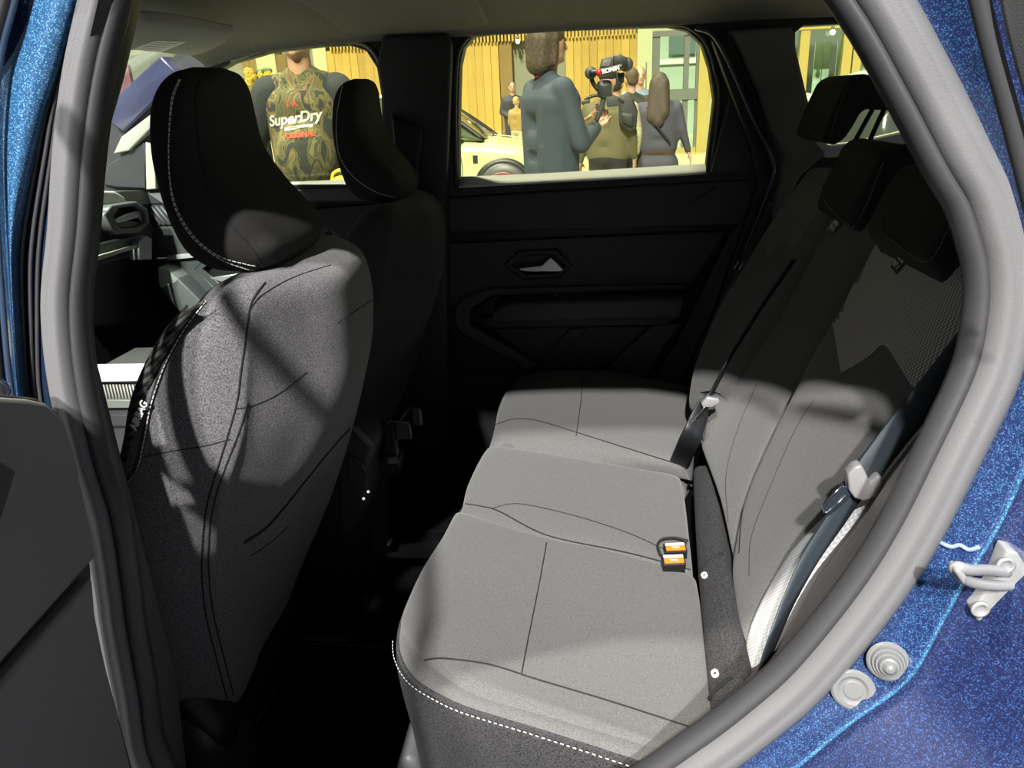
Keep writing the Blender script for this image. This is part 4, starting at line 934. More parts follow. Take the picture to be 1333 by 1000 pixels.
tube('belt_edge_glint', [P(x, y, Y=2.03) for x, y in [(956,365),(938,400),(922,435),(914,470),(912,500)]], .0014, PLM, fb, n=6)  # pale line painted as the highlight on the belt's edge
for x in (955, 962): tube('slide_pin', [P(x, 352, Y=2.04), P(x+6, 340, Y=2.04)], .0016, CHROME, fb, n=6, seg=1)
# buckles sunk between near and middle cushion
def buckle(px, py, lab, tilt):
    o = P(px, py, Z=.668)
    b = thing('belt_buckle', lab, 'buckle', tuple(o), 'orange belt buckles')
    M = frame(o, (1, .08, .02), (-.05, 1, .1)) @ Matrix.Rotation(R(tilt), 4, 'X')
    box('housing', (-.019, -.012, -.03), (.019, .011, .0), PLB, b, .002, M=M)
    box('button', (-.0165, -.0085, -.002), (.0165, .0015, .0022), ORANGE, b, .001, M=M)
    box('face_plate', (-.0165, .003, -.002), (.0165, .0085, .0012), WHITEP, b, .0006, M=M)
    text('press_print', 'PRESS', .0052, M @ Matrix.Translation((0, -.0035, .0023)), WHITEP, b, .0001)
buckle(879, 712, 'orange seat belt buckle between the cushions, the one nearer the middle seat', 8)
buckle(877, 728, 'orange seat belt buckle between the cushions, the one nearer the open doorway', 14)
shape_b = tube('buckle_well', [P(x, y, Z=.668) for x, y in [(860,722),(856,710),(862,702),(878,700),(896,704)]], .0022, SEAM, bench, n=8, seg=4)
# =================================================================== exhibition hall
V = Vector
def wood(name, c):
    M = mat(name, c, rough=.55); nt = M.node_tree; b = nt.nodes['Principled BSDF']
    tc = nt.nodes.new('ShaderNodeTexCoord'); mp = nt.nodes.new('ShaderNodeMapping'); mp.inputs['Scale'].default_value = (14, 14, .8)
    n = nt.nodes.new('ShaderNodeTexNoise'); n.inputs['Scale'].default_value = 1.5; n.inputs['Detail'].default_value = 5
    oi = nt.nodes.new('ShaderNodeObjectInfo'); ad = nt.nodes.new('ShaderNodeMath'); ad.operation = 'MULTIPLY_ADD'; ad.inputs[1].default_value = .5
    cr_ = nt.nodes.new('ShaderNodeValToRGB'); cr_.color_ramp.elements[0].position = .3; cr_.color_ramp.elements[0].color = (*[x*.72 for x in c], 1); cr_.color_ramp.elements[1].position = 1.0; cr_.color_ramp.elements[1].color = (*[x*1.15 for x in c], 1)
    nt.links.new(tc.outputs['Object'], mp.inputs[0]); nt.links.new(mp.outputs[0], n.inputs['Vector'])
    nt.links.new(oi.outputs['Random'], ad.inputs[0]); nt.links.new(n.outputs[0], ad.inputs[2]); nt.links.new(ad.outputs[0], cr_.inputs[0]); nt.links.new(cr_.outputs[0], b.inputs['Base Color'])
    return M
WD = wood('oak_panel', (.33, .215, .035)); WDD = wood('oak_brown_shaded', (.16, .10, .02))  # darker oak copy: brown boards, plus shade painted on the reveal
HALLF = mat('hall_floor_stone', (.34, .33, .20), rough=.22, var=.12, vscale=2)
PALE = mat('pale_plaster', (.34, .34, .18), rough=.7); PALEG = mat('grey_plaster', (.17, .17, .12), rough=.8)
FRM = mat('dark_door_frame', (.10, .11, .10), rough=.4); GOLD = mat('gilt_frame', (.36, .29, .085), rough=.35, metal=.2)
WY = 20.0
def XZ(px, py, Y=WY): q = P(px, py, Y=Y); return q.x, q.z
def wbox(name, x0p, x1p, z0, z1, mt, parent, Y=WY, d=.1, ref=120, bevel=.0):
    x0 = P(x0p, ref, Y=Y).x; x1 = P(x1p, ref, Y=Y).x
    return box(name, (x0, Y, z0), (x1, Y+d, z1), mt, parent, bevel)
fl = box('floor', (-14, -5, -.1), (22, 40, 0), HALLF, None, 0); fl['kind'] = 'structure'
st_f = box('floor_bounce_sheet', (-9, -5, .0), (9, 3.2, .012), mat('dark_bounce_absorber', (.02, .02, .022), rough=1), None, 0); st_f['kind'] = 'structure'; st_f.name = 'floor_bounce_absorber'  # unseen dark sheet, added to cut light bouncing up from the floor
wb = bpy.data.objects.new('wall_back', None); C.objects.link(wb); wb['kind'] = 'structure'
wbox('wall_core', 150, 829, 0, 5.2, PALEG, wb, Y=WY+.4, d=.2)
# wood boards
def share(o, dx, name):
    c = o.copy(); C.objects.link(c); c.location.x += dx; return c
bw = .19
z_sl = XZ(760, 50)[1]
first = None
def boards(x0p, x1p, z1, mt):
    x0, x1 = P(x0p, 120, Y=WY).x, P(x1p, 120, Y=WY).x; n = max(1, round((x1-x0)/bw)); w_ = (x1-x0)/n
    o = box('plank', (x0+.002, WY, .05), (x0+w_-.002, WY+.04, z1), mt, wb, .004)
    for i in range(1, n): c = share(o, w_*i, 'plank'); c.location.y += random.choice((0, .012, .02))
boards(430, 651, z_sl+.02, WD); boards(737, 829, z_sl+.05, WD)
boards(364, 378, z_sl, WDD); boards(320, 339, z_sl, WDD)
xa, xb = P(430, 60, Y=WY).x, P(829, 60, Y=WY).x
ns = 88; sl = box('slat', (xa, WY-.08, z_sl+.02), (xa+.045, WY+.02, z_sl+1.6), WD, wb, .003)
for i in range(1, ns): share(sl, (xb-xa)/ns*i, 'slat')
box('slat_backing', (xa, WY+.10, z_sl), (xb, WY+.16, z_sl+1.6), WDD, wb, .0)
wbox('reveal', 652, 668, 0, z_sl, WDD, wb, d=.35)
wbox('niche', 668, 737, 0, z_sl, PALEG, wb, Y=WY+.3, d=.1)
wbox('pale_column', 413, 430, 0, 5.2, PALE, wb, Y=WY-.02, d=.5); wbox('pale_column', 339, 364, 0, 5.2, PALE, wb, Y=WY-.02, d=.5)
wbox('pale_column', 829, 848, 0, 5.2, mat('pale_green_column', (.30, .32, .18), rough=.6), wb, Y=WY-.1, d=.6)
wbox('column_joint', 840, 841.5, 0, z_sl-.6, FRM, wb, Y=WY-.11, d=.02)
# glazed doorway
d1 = bpy.data.objects.new('door_1', None); C.objects.link(d1); d1['kind'] = 'structure'
zt = XZ(870, 47)[1]; zb = XZ(870, 191)[1]; zb = max(.0, zb)
wbox('door_frame', 848, 858, 0, zt+.1, FRM, d1); wbox('door_frame', 889, 896, 0, zt, FRM, d1); wbox('door_frame', 905, 910, 0, zt, FRM, d1)
wbox('head_rail', 848, 910, zt, zt+.12, FRM, d1, Y=WY-.03)
wbox('push_bar', 858, 908, XZ(880, 130)[1], XZ(880, 116)[1], FRM, d1, Y=WY-.05)
wbox('sill_rail', 858, 908, 0, .12, GOLD, d1, Y=WY-.03)
wbox('pane', 857, 906, .1, zt, GLW, d1, Y=WY+.04, d=.01)
wbox('gilt_post', 909, 921, 0, 5, GOLD, d1, Y=WY-.2, d=.4)
wbox('lintel', 829, 1500, zt+.12, 5.2, PALE, d1, Y=WY+.02, d=.3)
w1 = bpy.data.objects.new('window_1', None); C.objects.link(w1); w1['kind'] = 'structure'
for a, b in ((921,928),(1040,1052),(1096,1108),(1110,1121),(1180,1195),(1260,1280),(1000,1010)): wbox('gilt_mullion', a, b, 0, zt+.9, GOLD, w1, Y=WY-.1, d=.2, ref=80)
wbox('head_frame', 921, 1400, XZ(1070, 38)[1], XZ(1070, 30)[1], GOLD, w1, Y=WY-.12, d=.2)
wbox('sill_frame', 921, 1400, 0, XZ(1060, 122)[1], mat('gilt_sill', (.30, .27, .10), rough=.5), w1, Y=WY-.12, d=.2)
wbox('pane', 921, 1400, .5, zt+.6, GLW, w1, Y=WY, d=.01)
# street side of the glazing: pale facade and curtains
fac = thing('facade', 'pale greenish building front seen through the glass doors', 'building', (8, 29, 0))
fc_m = mat('facade_stone', (.30, .36, .30), rough=.8)
box('facade_wall', (2, 29, 0), (26, 29.4, 12), fc_m, fac, 0)
for i, z in enumerate((1.2, 2.3, 3.4, 4.6, 6.0)): box('string_course', (2, 28.9, z), (26, 29.0, z+.16), mat('light_stone', (.5, .56, .48), rough=.7), fac, .01)
for i in range(9):
    f = box('facade_window', (2.6+i*2.5, 28.88, 2.6), (3.5+i*2.5, 28.95, 3.3), mat('grey_pane', (.10, .14, .14), rough=.2), fac, .01)
for (a, b), nm_ in zip(((1060,1070),(1071,1080),(1089,1096),(1123,1127),(1130,1134),(1142,1147)), ('leftmost', 'second from the left', 'third from the left', 'fourth from the left', 'fifth from the left', 'rightmost')):
    c = wbox('curtain', a, b, -.005, XZ(1070, 52)[1], mat('pale_curtain', (.42, .52, .42), rough=.9), None, Y=WY+1.0, d=.06, ref=80)
    tag(c, 'pale green curtain behind the gilt glazing, '+nm_+' of six', 'curtain', 'curtains behind the gilt glazing')
dk = box('passage_wall', (P(1000,80,Y=24).x, 24, 0), (P(1500,80,Y=24).x, 24.2, 6), mat('dim_passage', (.10, .12, .10), rough=.8), None, 0); dk.name = 'wall_passage'; dk['kind'] = 'structure'
def lampball(px, py, Y, r, lab):
    o = P(px, py, Y=Y); t = thing('spot_lamp', lab, 'lamp', tuple(o))
    lathe('bulb', [(r*math.sin(a), -r*math.cos(a)) for a in [R(x) for x in range(4, 180, 16)]], Matrix.Translation(o), mat('lamp_glow', (1, 1, .9), emit=(1, 1, .9), estr=4), t, 16)
    lathe('holder', [(r*.6, r*.8), (r*.6, r*2.4), (r*.3, r*2.6)], Matrix.Translation(o), FRM, t, 12)
lampball(674, 54, 19.87, .05, 'small bright lamp under the slatted band of the oak wall')
lampball(1084, 42, 19.83, .06, 'round bright lamp before the gilt framed glazing')

# ------------------------------------------------------------------- cars on show
def show_car(label, paintm, rimm, loc, yaw, glassm):
    t = thing('compact_car', label, 'car', (0, 0, 0))
    st_ = [ # x, half width, z bottom, z shoulder, z top (bonnet/boot)
        (-1.80,.60,.45,.62,.70),(-1.76,.74,.30,.72,.88),(-1.6,.80,.22,.78,.95),(-1.2,.82,.20,.80,.99),(-.6,.83,.18,.80,.98),(0,.83,.18,.80,.96),(.6,.83,.18,.80,.95),(.85,.825,.18,.79,.94),(1.1,.82,.20,.77,.91),(1.4,.80,.20,.73,.86),(1.62,.75,.20,.66,.79),(1.76,.64,.24,.58,.70),(1.82,.50,.32,.50,.58)]
    rows = []
    for x, hw, zb_, zs, zt_ in st_:
        h = []
        for sy in (-1, 1):
            q = [V((x, sy*hw*.86, zb_)), V((x, sy*hw*.97, zb_+.06)), V((x, sy*hw, (zb_+zs)/2)), V((x, sy*hw*.985, zs)), V((x, sy*hw*.90, zs+(zt_-zs)*.75)), V((x, sy*hw*.72, zt_-.01)), V((x, sy*hw*.3, zt_))]
            h.append(q)
        rows.append(h[0]+h[1][::-1])
    grid('body_shell', rows, paintm, t, nu=3, nv=3, closed=True, cap=True)
    gr = [(-1.72,.66,.60,.93,.98),(-1.55,.70,.60,.95,1.30),(-1.2,.74,.60,.95,1.46),(-.7,.75,.61,.95,1.51),(-.1,.75,.61,.95,1.50),(.25,.74,.60,.95,1.42),(.6,.74,.62,.94,1.19),(.92,.72,.66,.92,.955)]
    rows = [[V((x, -a, z0)), V((x, -(a*.6+b*.4), z0*.4+z1*.6)), V((x, -b, z1-.03)), V((x, -b*.8, z1)), V((x, 0, z1+.012)), V((x, b*.8, z1)), V((x, b, z1-.03)), V((x, (a*.6+b*.4), z0*.4+z1*.6)), V((x, a, z0)), V((x, 0, z0-.02))] for x, a, b, z0, z1 in gr]
    grid('greenhouse_glass', rows, glassm, t, nu=3, nv=4, closed=True, cap=True)
    grid('roof_panel', [[V((x, b_*k, z+(.016 if abs(k) < .9 else -.012))) for k in (-1.02, -.8, 0, .8, 1.02)] for x, b_, z in ((-1.58,.60,1.285),(-1.2,.60,1.46),(-.7,.61,1.51),(-.1,.61,1.50),(.2,.60,1.44))], paintm, t, thick=.02)
    for sy in (-1, 1):
        tube('a_pillar', [V((.22, sy*.61, 1.42)), V((.6, sy*.66, 1.18)), V((.94, sy*.70, .93))], .028, PLB, t, n=8)
        tube('b_pillar', [V((-.55, sy*.62, 1.48)), V((-.5, sy*.75, .95))], .035, PLB, t, n=8)
        tube('c_pillar', [V((-1.5, sy*.61, 1.32)), V((-1.35, sy*.74, .95))], .07, paintm, t, n=8)
        tube('door_line', [V((.62, sy*.835, .90)), V((.66, sy*.842, .6)), V((.60, sy*.838, .25))], .004, PLB, t, n=6)
        prism('mirror', [V((.50, 0, .97)), V((.66, 0, .98)), V((.68, 0, 1.05)), V((.60, 0, 1.10)), V((.48, 0, 1.08))], 'Y', sy*.80-.04, sy*.80+.1*sy, paintm if sy > 0 else PLB, t, bevel=.02)
        box('side_marker', (.80, sy*.825-.01, .66), (.86, sy*.825+.01, .76), PLB, t, .004)
        for x in (1.18, -1.15):
            Mw = Matrix.Translation((x, sy*.70, .32)) @ Matrix.Rotation(R(90), 4, 'X')
            lathe('wheel_arch', [(.395, -.128), (.395, .128), (.30, .13), (.30, -.13)], Mw, PLB, t, 40)
            wl = lathe('wheel', [(.20,-.12),(.31,-.125),(.335,-.09),(.335,.09),(.31,.125),(.20,.12)], Matrix.Translation((x, sy*.735, .32)) @ Matrix.Rotation(R(90), 4, 'X'), RUBD, t, 40)
            lathe('rim_ring', [(.20,-.125),(.235,-.128),(.235,.128),(.20,.125)], Matrix.Translation((x, sy*.735, .32)) @ Matrix.Rotation(R(90), 4, 'X'), rimm, wl, 32)
            for k in range(5):
                a = 2*math.pi*k/5
                box('spoke', (-.028, -.01, .02), (.028, .01, .22), rimm, wl, .006, M=Matrix.Translation((x, sy*.852, .32)) @ Matrix.Rotation(a, 4, 'Y'))
        lathe('headlamp', [(.001,.05),(.09,.04),(.115,.0),(.10,-.04)], Matrix.Translation((1.62, sy*.56, .70)) @ Matrix.Rotation(R(60*1), 4, 'Y') , mat('lamp_lens', (.6, .75, .75), rough=.1, coat=1), t, 20)
        prism('tail_lamp', [V((-1.79, 0, .74)), V((-1.70, 0, .72)), V((-1.66, 0, .92)), V((-1.73, 0, .93))], 'Y', sy*.56, sy*.74, mat('red_lens', (.55, .03, .02), rough=.2, coat=1), t, bevel=.01)
    for sy in (-.3, .3): tube('bonnet_crease', [V((.95, sy, .955)), V((1.3, sy*.9, .905)), V((1.62, sy*.8, .81))], .006, paintm, t, n=6)
    tube('wiper', [V((.93, -.35, .97)), V((.72, .1, 1.12))], .008, PLB, t, n=6)
    t.location = loc; t.rotation_euler = (0, 0, yaw)
    return t
CW = mat('cream_white_paint', (.40, .44, .22), rough=.3, coat=.6)
qx = P(655, 226, Y=10.0).x
show_car('small pale yellow-white hatchback with dark red wheels behind the operator in blue', CW, mat('dark_red_rim', (.10, .018, .012), rough=.4), (qx-1.18, 10.85, 0), 0, mat('car_glass', (.06, .075, .04), rough=.08, coat=1))
show_car('white hatchback with orange and red tail seen through the quarter window', mat('white_car_paint', (.42, .42, .40), rough=.3, coat=.6), mat('grey_rim', (.3, .3, .3), rough=.3), (P(1100, 100, Y=7.0).x+1.18, 6.3, 0), R(12), mat('car_glass_dark', (.03, .035, .03), rough=.08, coat=1))

# ------------------------------------------------------------------- people
def capsule(bm, p0, r0, p1, r1, n=12):
    p0, p1 = V(p0), V(p1); d = p1-p0; ln = d.length; t = d.normalized() if ln > 1e-6 else V((0, 0, 1)); a = t.orthogonal().normalized(); b = t.cross(a); rings = []
    for k in (-80, -55, -28, 0): rings.append((p0+t*r0*math.sin(R(k)), r0*math.cos(R(k))))
    for k in (0, 28, 55, 80): rings.append((p1+t*r1*math.sin(R(k)), r1*math.cos(R(k))))
    vr = [[bm.verts.new(c+(a*math.cos(2*math.pi*j/n)+b*math.sin(2*math.pi*j/n))*r) for j in range(n)] for c, r in rings]
    for A, B in zip(vr, vr[1:]):
        for j in range(n): bm.faces.new((A[j], A[(j+1) % n], B[(j+1) % n], B[j]))
    bm.faces.new(vr[0][::-1]); bm.faces.new(vr[-1])
def ell(bm, c, r, n=16):
    res = bmesh.ops.create_uvsphere(bm, u_segments=n, v_segments=n//2+2, radius=1)
    for v in res['verts']: v.co = V((c[0]+v.co.x*r[0], c[1]+v.co.y*r[1], c[2]+v.co.z*r[2]))
def blobme(parts, vox, it=4):
    bm = bmesh.new()
    for q in parts:
        if q[0] == 'c': capsule(bm, *q[1:])
        else: ell(bm, *q[1:])
    bmesh.ops.recalc_face_normals(bm, faces=bm.faces)
    me = bpy.data.meshes.new('b'); bm.to_mesh(me); bm.free()
    o = bpy.data.objects.new('tmp', me); C.objects.link(o)
    m1 = o.modifiers.new('r', 'REMESH'); m1.mode = 'VOXEL'; m1.voxel_size = vox
    m2 = o.modifiers.new('s', 'SMOOTH'); m2.iterations = it; m2.factor = .5
    dg = bpy.context.evaluated_depsgraph_get(); dg.update()
    me2 = bpy.data.meshes.new_from_object(o.evaluated_get(dg)); bpy.data.objects.remove(o)
    return me2
def blob(name, parts, vox, mt, parent, it=4, join=()):
    me = blobme(parts, vox, it)
    if join:
        bm = bmesh.new(); bm.from_mesh(me)
        for j in join: bm.from_mesh(j)
        bm.to_mesh(me); bm.free()
    me.name = name; return link(name, me, mt, parent)
def hand_parts(wr, d, palm_n, side, s=1, curl=.5):
    """wrist, finger direction, palm normal, side +1/-1 towards the thumb"""
    d = V(d).normalized(); n = V(palm_n); n = (n-d*n.dot(d)).normalized(); t = d.cross(n)*side; out = []
    wr = V(wr)
    for k, (off, ln) in enumerate(((.030,.070),(.010,.078),(-.010,.072),(-.029,.058))):
        b = wr+d*.085*s+t*off*s; out.append(('c', wr+t*off*.5*s, .014*s, b, .0115*s)); p = b; dd = d.copy()
        for q in range(3):
            dd = (dd*math.cos(curl*.7)+n*math.sin(curl*.7)).normalized() if q else (dd*math.cos(curl*.4)+n*math.sin(curl*.4)).normalized()
            p2 = p+dd*ln*s*(.42, .32, .26)[q]; out.append(('c', p, (.0095-.001*q)*s, p2, (.0088-.001*q)*s)); p = p2
    tb = wr+d*.025*s+t*.022*s; t1 = tb+(d*.6+t*.8+n*.25).normalized()*.04*s; t2 = t1+(d*.85+t*.3+n*.45).normalized()*.032*s
    out += [('c', tb, .013*s, t1, .011*s), ('c', t1, .0105*s, t2, .0085*s)]
    return out
SKIN = mat('skin', (.42, .24, .16), rough=.5)
def person(label, base, yaw, H, arms, top, bottom, shoes, hairm=None, hair='short', bulk=1.0, vox=.014, skin=None, belly=0, long_top=0, stride=0, group=None, coat_m=None):
    s = H/1.75; sk = skin or SKIN
    t = thing('person', label, 'person', (0, 0, 0))
    if group: t['group'] = group
    def q(x, y, z): return V((x*s, y*s, z*s))
    hip, sh = .095*bulk**.5, .185*bulk**.5
    legs = []
    for k, sx in enumerate((-1, 1)):
        st2 = stride*sx
        legs.append((q(sx*hip, 0, .90), q(sx*(hip+.01), -st2*.5-.01, .49), q(sx*(hip+.015), -st2+.02, .09)))
    bb_ = min(1, bulk)**1.3
    core = [('e', q(0, 0, 1.64), (.073*s, .092*s, .112*s)), ('e', q(0, -.028, 1.585), (.054*s, .06*s, .062*s)), ('c', q(0, .012, 1.44), .055*s, q(0, .0, 1.58), .053*s),
            ('c', q(0, -.088, 1.645), .011*s, q(0, -.107, 1.615), .014*s), ('e', q(-.075, .005, 1.625), (.012*s, .02*s, .032*s)), ('e', q(.075, .005, 1.625), (.012*s, .02*s, .032*s)),
            ('e', q(0, -.085, 1.585), (.02*s, .012*s, .006*s)), ('e', q(0, -.078, 1.555), (.022*s, .018*s, .018*s)),
            ('c', q(-.10*bb_, 0, 1.32), .10*s*bb_, q(.10*bb_, 0, 1.32), .10*s*bb_), ('c', q(-.07*bb_, 0, 1.1), .09*s*bb_, q(.07*bb_, 0, 1.1), .09*s*bb_), ('c', q(-.08, 0, .95), .095*s, q(.08, 0, .95), .095*s)]
    for a, b, c in legs: core += [('c', a, .075*s, b, .052*s), ('c', b, .05*s, c, .036*s), ('c', c-q(0, -.02, .04), .035*s, c+q(0, -.14, -.055), .03*s)]
    tops = [('c', q(-.105*bulk, 0, 1.33), .118*s*bulk**.7, q(.105*bulk, 0, 1.33), .118*s*bulk**.7), ('c', q(-.075*bulk, .0, 1.13), .115*s*bulk, q(.075*bulk, .0, 1.13), .115*s*bulk), ('c', q(-.085*bulk, 0, .98), .112*s*bulk, q(.085*bulk, 0, .98), .112*s*bulk),
            ('c', q(-.10, .01, 1.42), .062*s, q(.10, .01, 1.42), .062*s), ('c', q(-.03, .015, 1.45), .062*s, q(.03, .015, 1.45), .062*s)]
    for sx in (-1, 1): tops.append(('c', q(sx*.10*bulk, .0, 1.30), .116*s*bulk**.7, q(sx*.088*bulk, 0, 1.0), .112*s*bulk**.8))
    if belly: tops.append(('e', q(0, -.05*belly, 1.12), (.19*s*bulk, .17*s*bulk*belly, .17*s)))
    if long_top: tops.append(('c', q(-.09*bulk, 0, .78), .125*s*bulk, q(.09*bulk, 0, .78), .125*s*bulk))
    hands = []
    for sx, (el, wr, pn, curl) in zip((-1, 1), arms):
        a = q(sx*sh, .01, 1.405); e_, w_ = q(*el), q(*wr)
        core += [('c', a, .045*s, e_, .036*s), ('c', e_, .036*s, w_, .025*s)]
        tops += [('c', a, .062*s*bulk**.5, e_, .053*s), ('c', e_, .052*s, e_.lerp(w_, .9), .040*s)]
        hands.append(blobme(hand_parts(w_-(w_-e_).normalized()*.01, (w_-e_), q(*pn), -sx if True else sx, s*1.02, curl), .0055 if vox < .016 else .009, 2))
    blob('body', core, vox*.8, sk, t, 3, hands)
    blob('top_garment', tops, vox, top, t, 6)
    low = [('c', q(-.08, 0, .95), .112*s*bulk**.6, q(.08, 0, .95), .112*s*bulk**.6)]
    for a, b, c in legs: low += [('c', a, .092*s*bulk**.5, b, .070*s), ('c', b, .068*s, c+q(0, 0, .02), .056*s)]
    blob('trousers', low, vox, bottom, t, 5)
    for a, b, c in legs: blob('shoe', [('c', c+q(0, .03, -.045), .042*s, c+q(0, -.15, -.055), .036*s)], .012, shoes, t, 2)
    hm = hairm or mat('brown_hair', (.07, .045, .025), rough=.8)
    if hair == 'short': hp_ = [('e', q(0, .018, 1.672), (.08*s, .092*s, .092*s)), ('e', q(0, .05, 1.62), (.07*s, .055*s, .06*s))]
    elif hair == 'bob': hp_ = [('e', q(0, .015, 1.68), (.088*s, .103*s, .092*s)), ('c', q(-.03, .045, 1.66), .075*s, q(-.03, .06, 1.54), .062*s), ('c', q(.03, .045, 1.66), .075*s, q(.03, .06, 1.54), .062*s), ('c', q(-.078, .0, 1.66), .025*s, q(-.08, .01, 1.54), .022*s), ('c', q(.078, .0, 1.66), .025*s, q(.08, .01, 1.54), .022*s)]
    elif hair == 'long': hp_ = [('e', q(0, .015, 1.68), (.09*s, .105*s, .092*s)), ('c', q(-.035, .05, 1.65), .078*s, q(-.06, .10, 1.34), .07*s), ('c', q(.035, .05, 1.65), .078*s, q(.07, .10, 1.30), .07*s), ('c', q(0, .06, 1.6), .08*s, q(0, .11, 1.25), .07*s)]
    else: hp_ = [('e', q(0, .005, 1.69), (.086*s, .10*s, .075*s)), ('c', q(-.03, -.09, 1.675), .03*s, q(.03, -.09, 1.675), .03*s)]
    blob('cap' if hair == 'cap' else 'hair', hp_, vox*.8, hm, t, 3)
    for sx in (-1, 1):
        ob = bmesh.new(); ell(ob, q(sx*.029, -.080, 1.638), (.012*s, .008*s, .007*s), 10); frombm('eye', ob, mat('dark_eye', (.03, .02, .015), rough=.2), t)
        tube('eyebrow', [q(sx*.016, -.088, 1.660), q(sx*.03, -.088, 1.664), q(sx*.045, -.078, 1.660)], .004*s, hm, t, n=6, seg=3)
    tube('mouth', [q(-.02, -.087, 1.584), q(0, -.094, 1.585), q(.02, -.087, 1.584)], .004*s, mat('lips', (.30, .12, .09), rough=.5), t, n=6, seg=3)
    t.location = (base[0], base[1], 0); t.rotation_euler = (0, 0, yaw)
    return t, s
class local:
    def __init__(self, o): self.o = o
    def __enter__(self): self.l = self.o.location.copy(); self.r = self.o.rotation_euler.copy(); self.o.location = (0, 0, 0); self.o.rotation_euler = (0, 0, 0)
    def __exit__(self, *a): self.o.location = self.l; self.o.rotation_euler = self.r
def at(px, Y, py=150): q_ = P(px, py, Y=Y); return (q_.x, Y)
DENIM = mat('blue_denim', (.06, .085, .14), rough=.9, speck=.2, sscale=300); DARKT = mat('black_trousers', (.012, .012, .012), rough=.9)
BLKS = mat('black_shoes', (.02, .02, .02), rough=.4)
# man in printed camouflage shirt
camo = bpy.data.materials.new('camouflage_shirt'); camo.use_nodes = True; nt = camo.node_tree; b_ = nt.nodes['Principled BSDF']; b_.inputs['Roughness'].default_value = .9
tc = nt.nodes.new('ShaderNodeTexCoord'); mp = nt.nodes.new('ShaderNodeMapping'); mp.inputs['Scale'].default_value = (1, 1, .55); mp.inputs['Rotation'].default_value = (0, .5, 0)
n_ = nt.nodes.new('ShaderNodeTexNoise'); n_.inputs['Scale'].default_value = 13; n_.inputs['Detail'].default_value = 3; n_.inputs['Distortion'].default_value = 1.2
r_ = nt.nodes.new('ShaderNodeValToRGB'); r_.color_ramp.interpolation = 'CONSTANT'; E_ = r_.color_ramp.elements; E_[0].color = (.028, .03, .025, 1); E_[1].position = .42; E_[1].color = (.10, .085, .03, 1)
for p_, c_ in ((.50, (.055, .065, .035, 1)), (.55, (.16, .13, .045, 1)), (.60, (.12, .07, .035, 1)), (.65, (.03, .035, .035, 1))): e_ = E_.new(p_); e_.color = c_
nt.links.new(tc.outputs['Object'], mp.inputs[0]); nt.links.new(mp.outputs[0], n_.inputs['Vector']); nt.links.new(n_.outputs[0], r_.inputs[0]); nt.links.new(r_.outputs[0], b_.inputs['Base Color'])
m1, s1 = person('man facing the car in a camouflage shirt with large white script across the chest', at(398, 3.9), R(4), 1.86, [((-.30, .03, 1.15), (-.28, .06, .93), (0, .3, 0), .5), ((.30, .0, 1.13), (.18, -.12, .94), (0, .4, .4), .9)], camo, DENIM, BLKS, bulk=.82, belly=1.0, vox=.012, skin=mat('fair_skin', (.46, .26, .17), rough=.5), hairm=mat('dark_hair', (.04, .03, .02), rough=.8))
slm = mat('charcoal_sleeve', (.02, .023, .026), rough=.9)
for sx, el, wr in ((-1, (-.30, .03, 1.15), (-.285, .055, .96)), (1, (.30, .0, 1.13), (.195, -.105, .955))):
    with local(m1): blob('sleeve', [('c', V((sx*.155, .01, 1.385))*s1, .088*s1, V(el)*s1, .072*s1), ('c', V(el)*s1, .063*s1, V(wr)*s1, .050*s1)], .012, slm, m1, 5)
def chest(name, body, size, x, z, mt, shear=0, bold=.0015, ang=4):
    bb = bvh([c for c in m1.children if c.name.startswith('top_garment')][0]); bb_off = m1.location
    me_o = [c for c in m1.children if c.name.startswith('top_garment')][0]
    B2 = BVHTree.FromPolygons([v.co for v in me_o.data.vertices], [tuple(p.vertices) for p in me_o.data.polygons])
    o = text(name, body, size, Matrix.Rotation(R(90), 4, 'X') @ Matrix.Rotation(R(ang), 4, 'Z'), mt, None, 0, shear, bold)
    bm = bmesh.new(); bm.from_mesh(o.data); bmesh.ops.subdivide_edges(bm, edges=bm.edges, cuts=2); 
    for v in bm.verts:
        h = B2.ray_cast(V((v.co.x+x, -1.5, v.co.z+z)), V((0, 1, 0)))
        if h[0] is not None: v.co = h[0]-V((0, .004, 0))
    bm.to_mesh(o.data); bm.free(); o.parent = m1
    return o
WPR = mat('white_print', (.5, .5, .46), rough=.7); RPR = mat('red_print', (.60, .05, .02), rough=.7)
chest('chest_script', 'SuperDry', .068, -.03, 1.36, WPR, .25, .002, 5)
chest('chest_swash', '—', .13, -.01, 1.325, WPR, .2, .003, 5)
chest('chest_print', 'ORIGINAL', .030, .01, 1.285, RPR, 0, .002, 3)
chest('chest_print', 'I  A', .034, -.03, 1.425, RPR, 0, .002, 3)
with local(m1): box('belt', (-.20, -.20, 1.0), (.20, -.18, 1.03), BLKS, m1, .004)
bag = thing('yellow_bag', 'yellow bag held low beside the man in the camouflage shirt', 'bag', tuple(P(448, 240, Y=3.72)))
prism('bag_body', L([(432,236),(440,228),(452,231),(468,240),(480,262),(476,330),(425,330),(424,262)], Y=3.72), 'Y', 3.68, 3.78, mat('yellow_vinyl', (.55, .48, .02), rough=.5), bag, bevel=.015)
tube('bag_handle', [P(432,240,Y=3.72), P(434,226,Y=3.72), P(445,222,Y=3.72), P(454,234,Y=3.72)], .008, mat('yellow_vinyl', (.5, .5, .02)), bag)

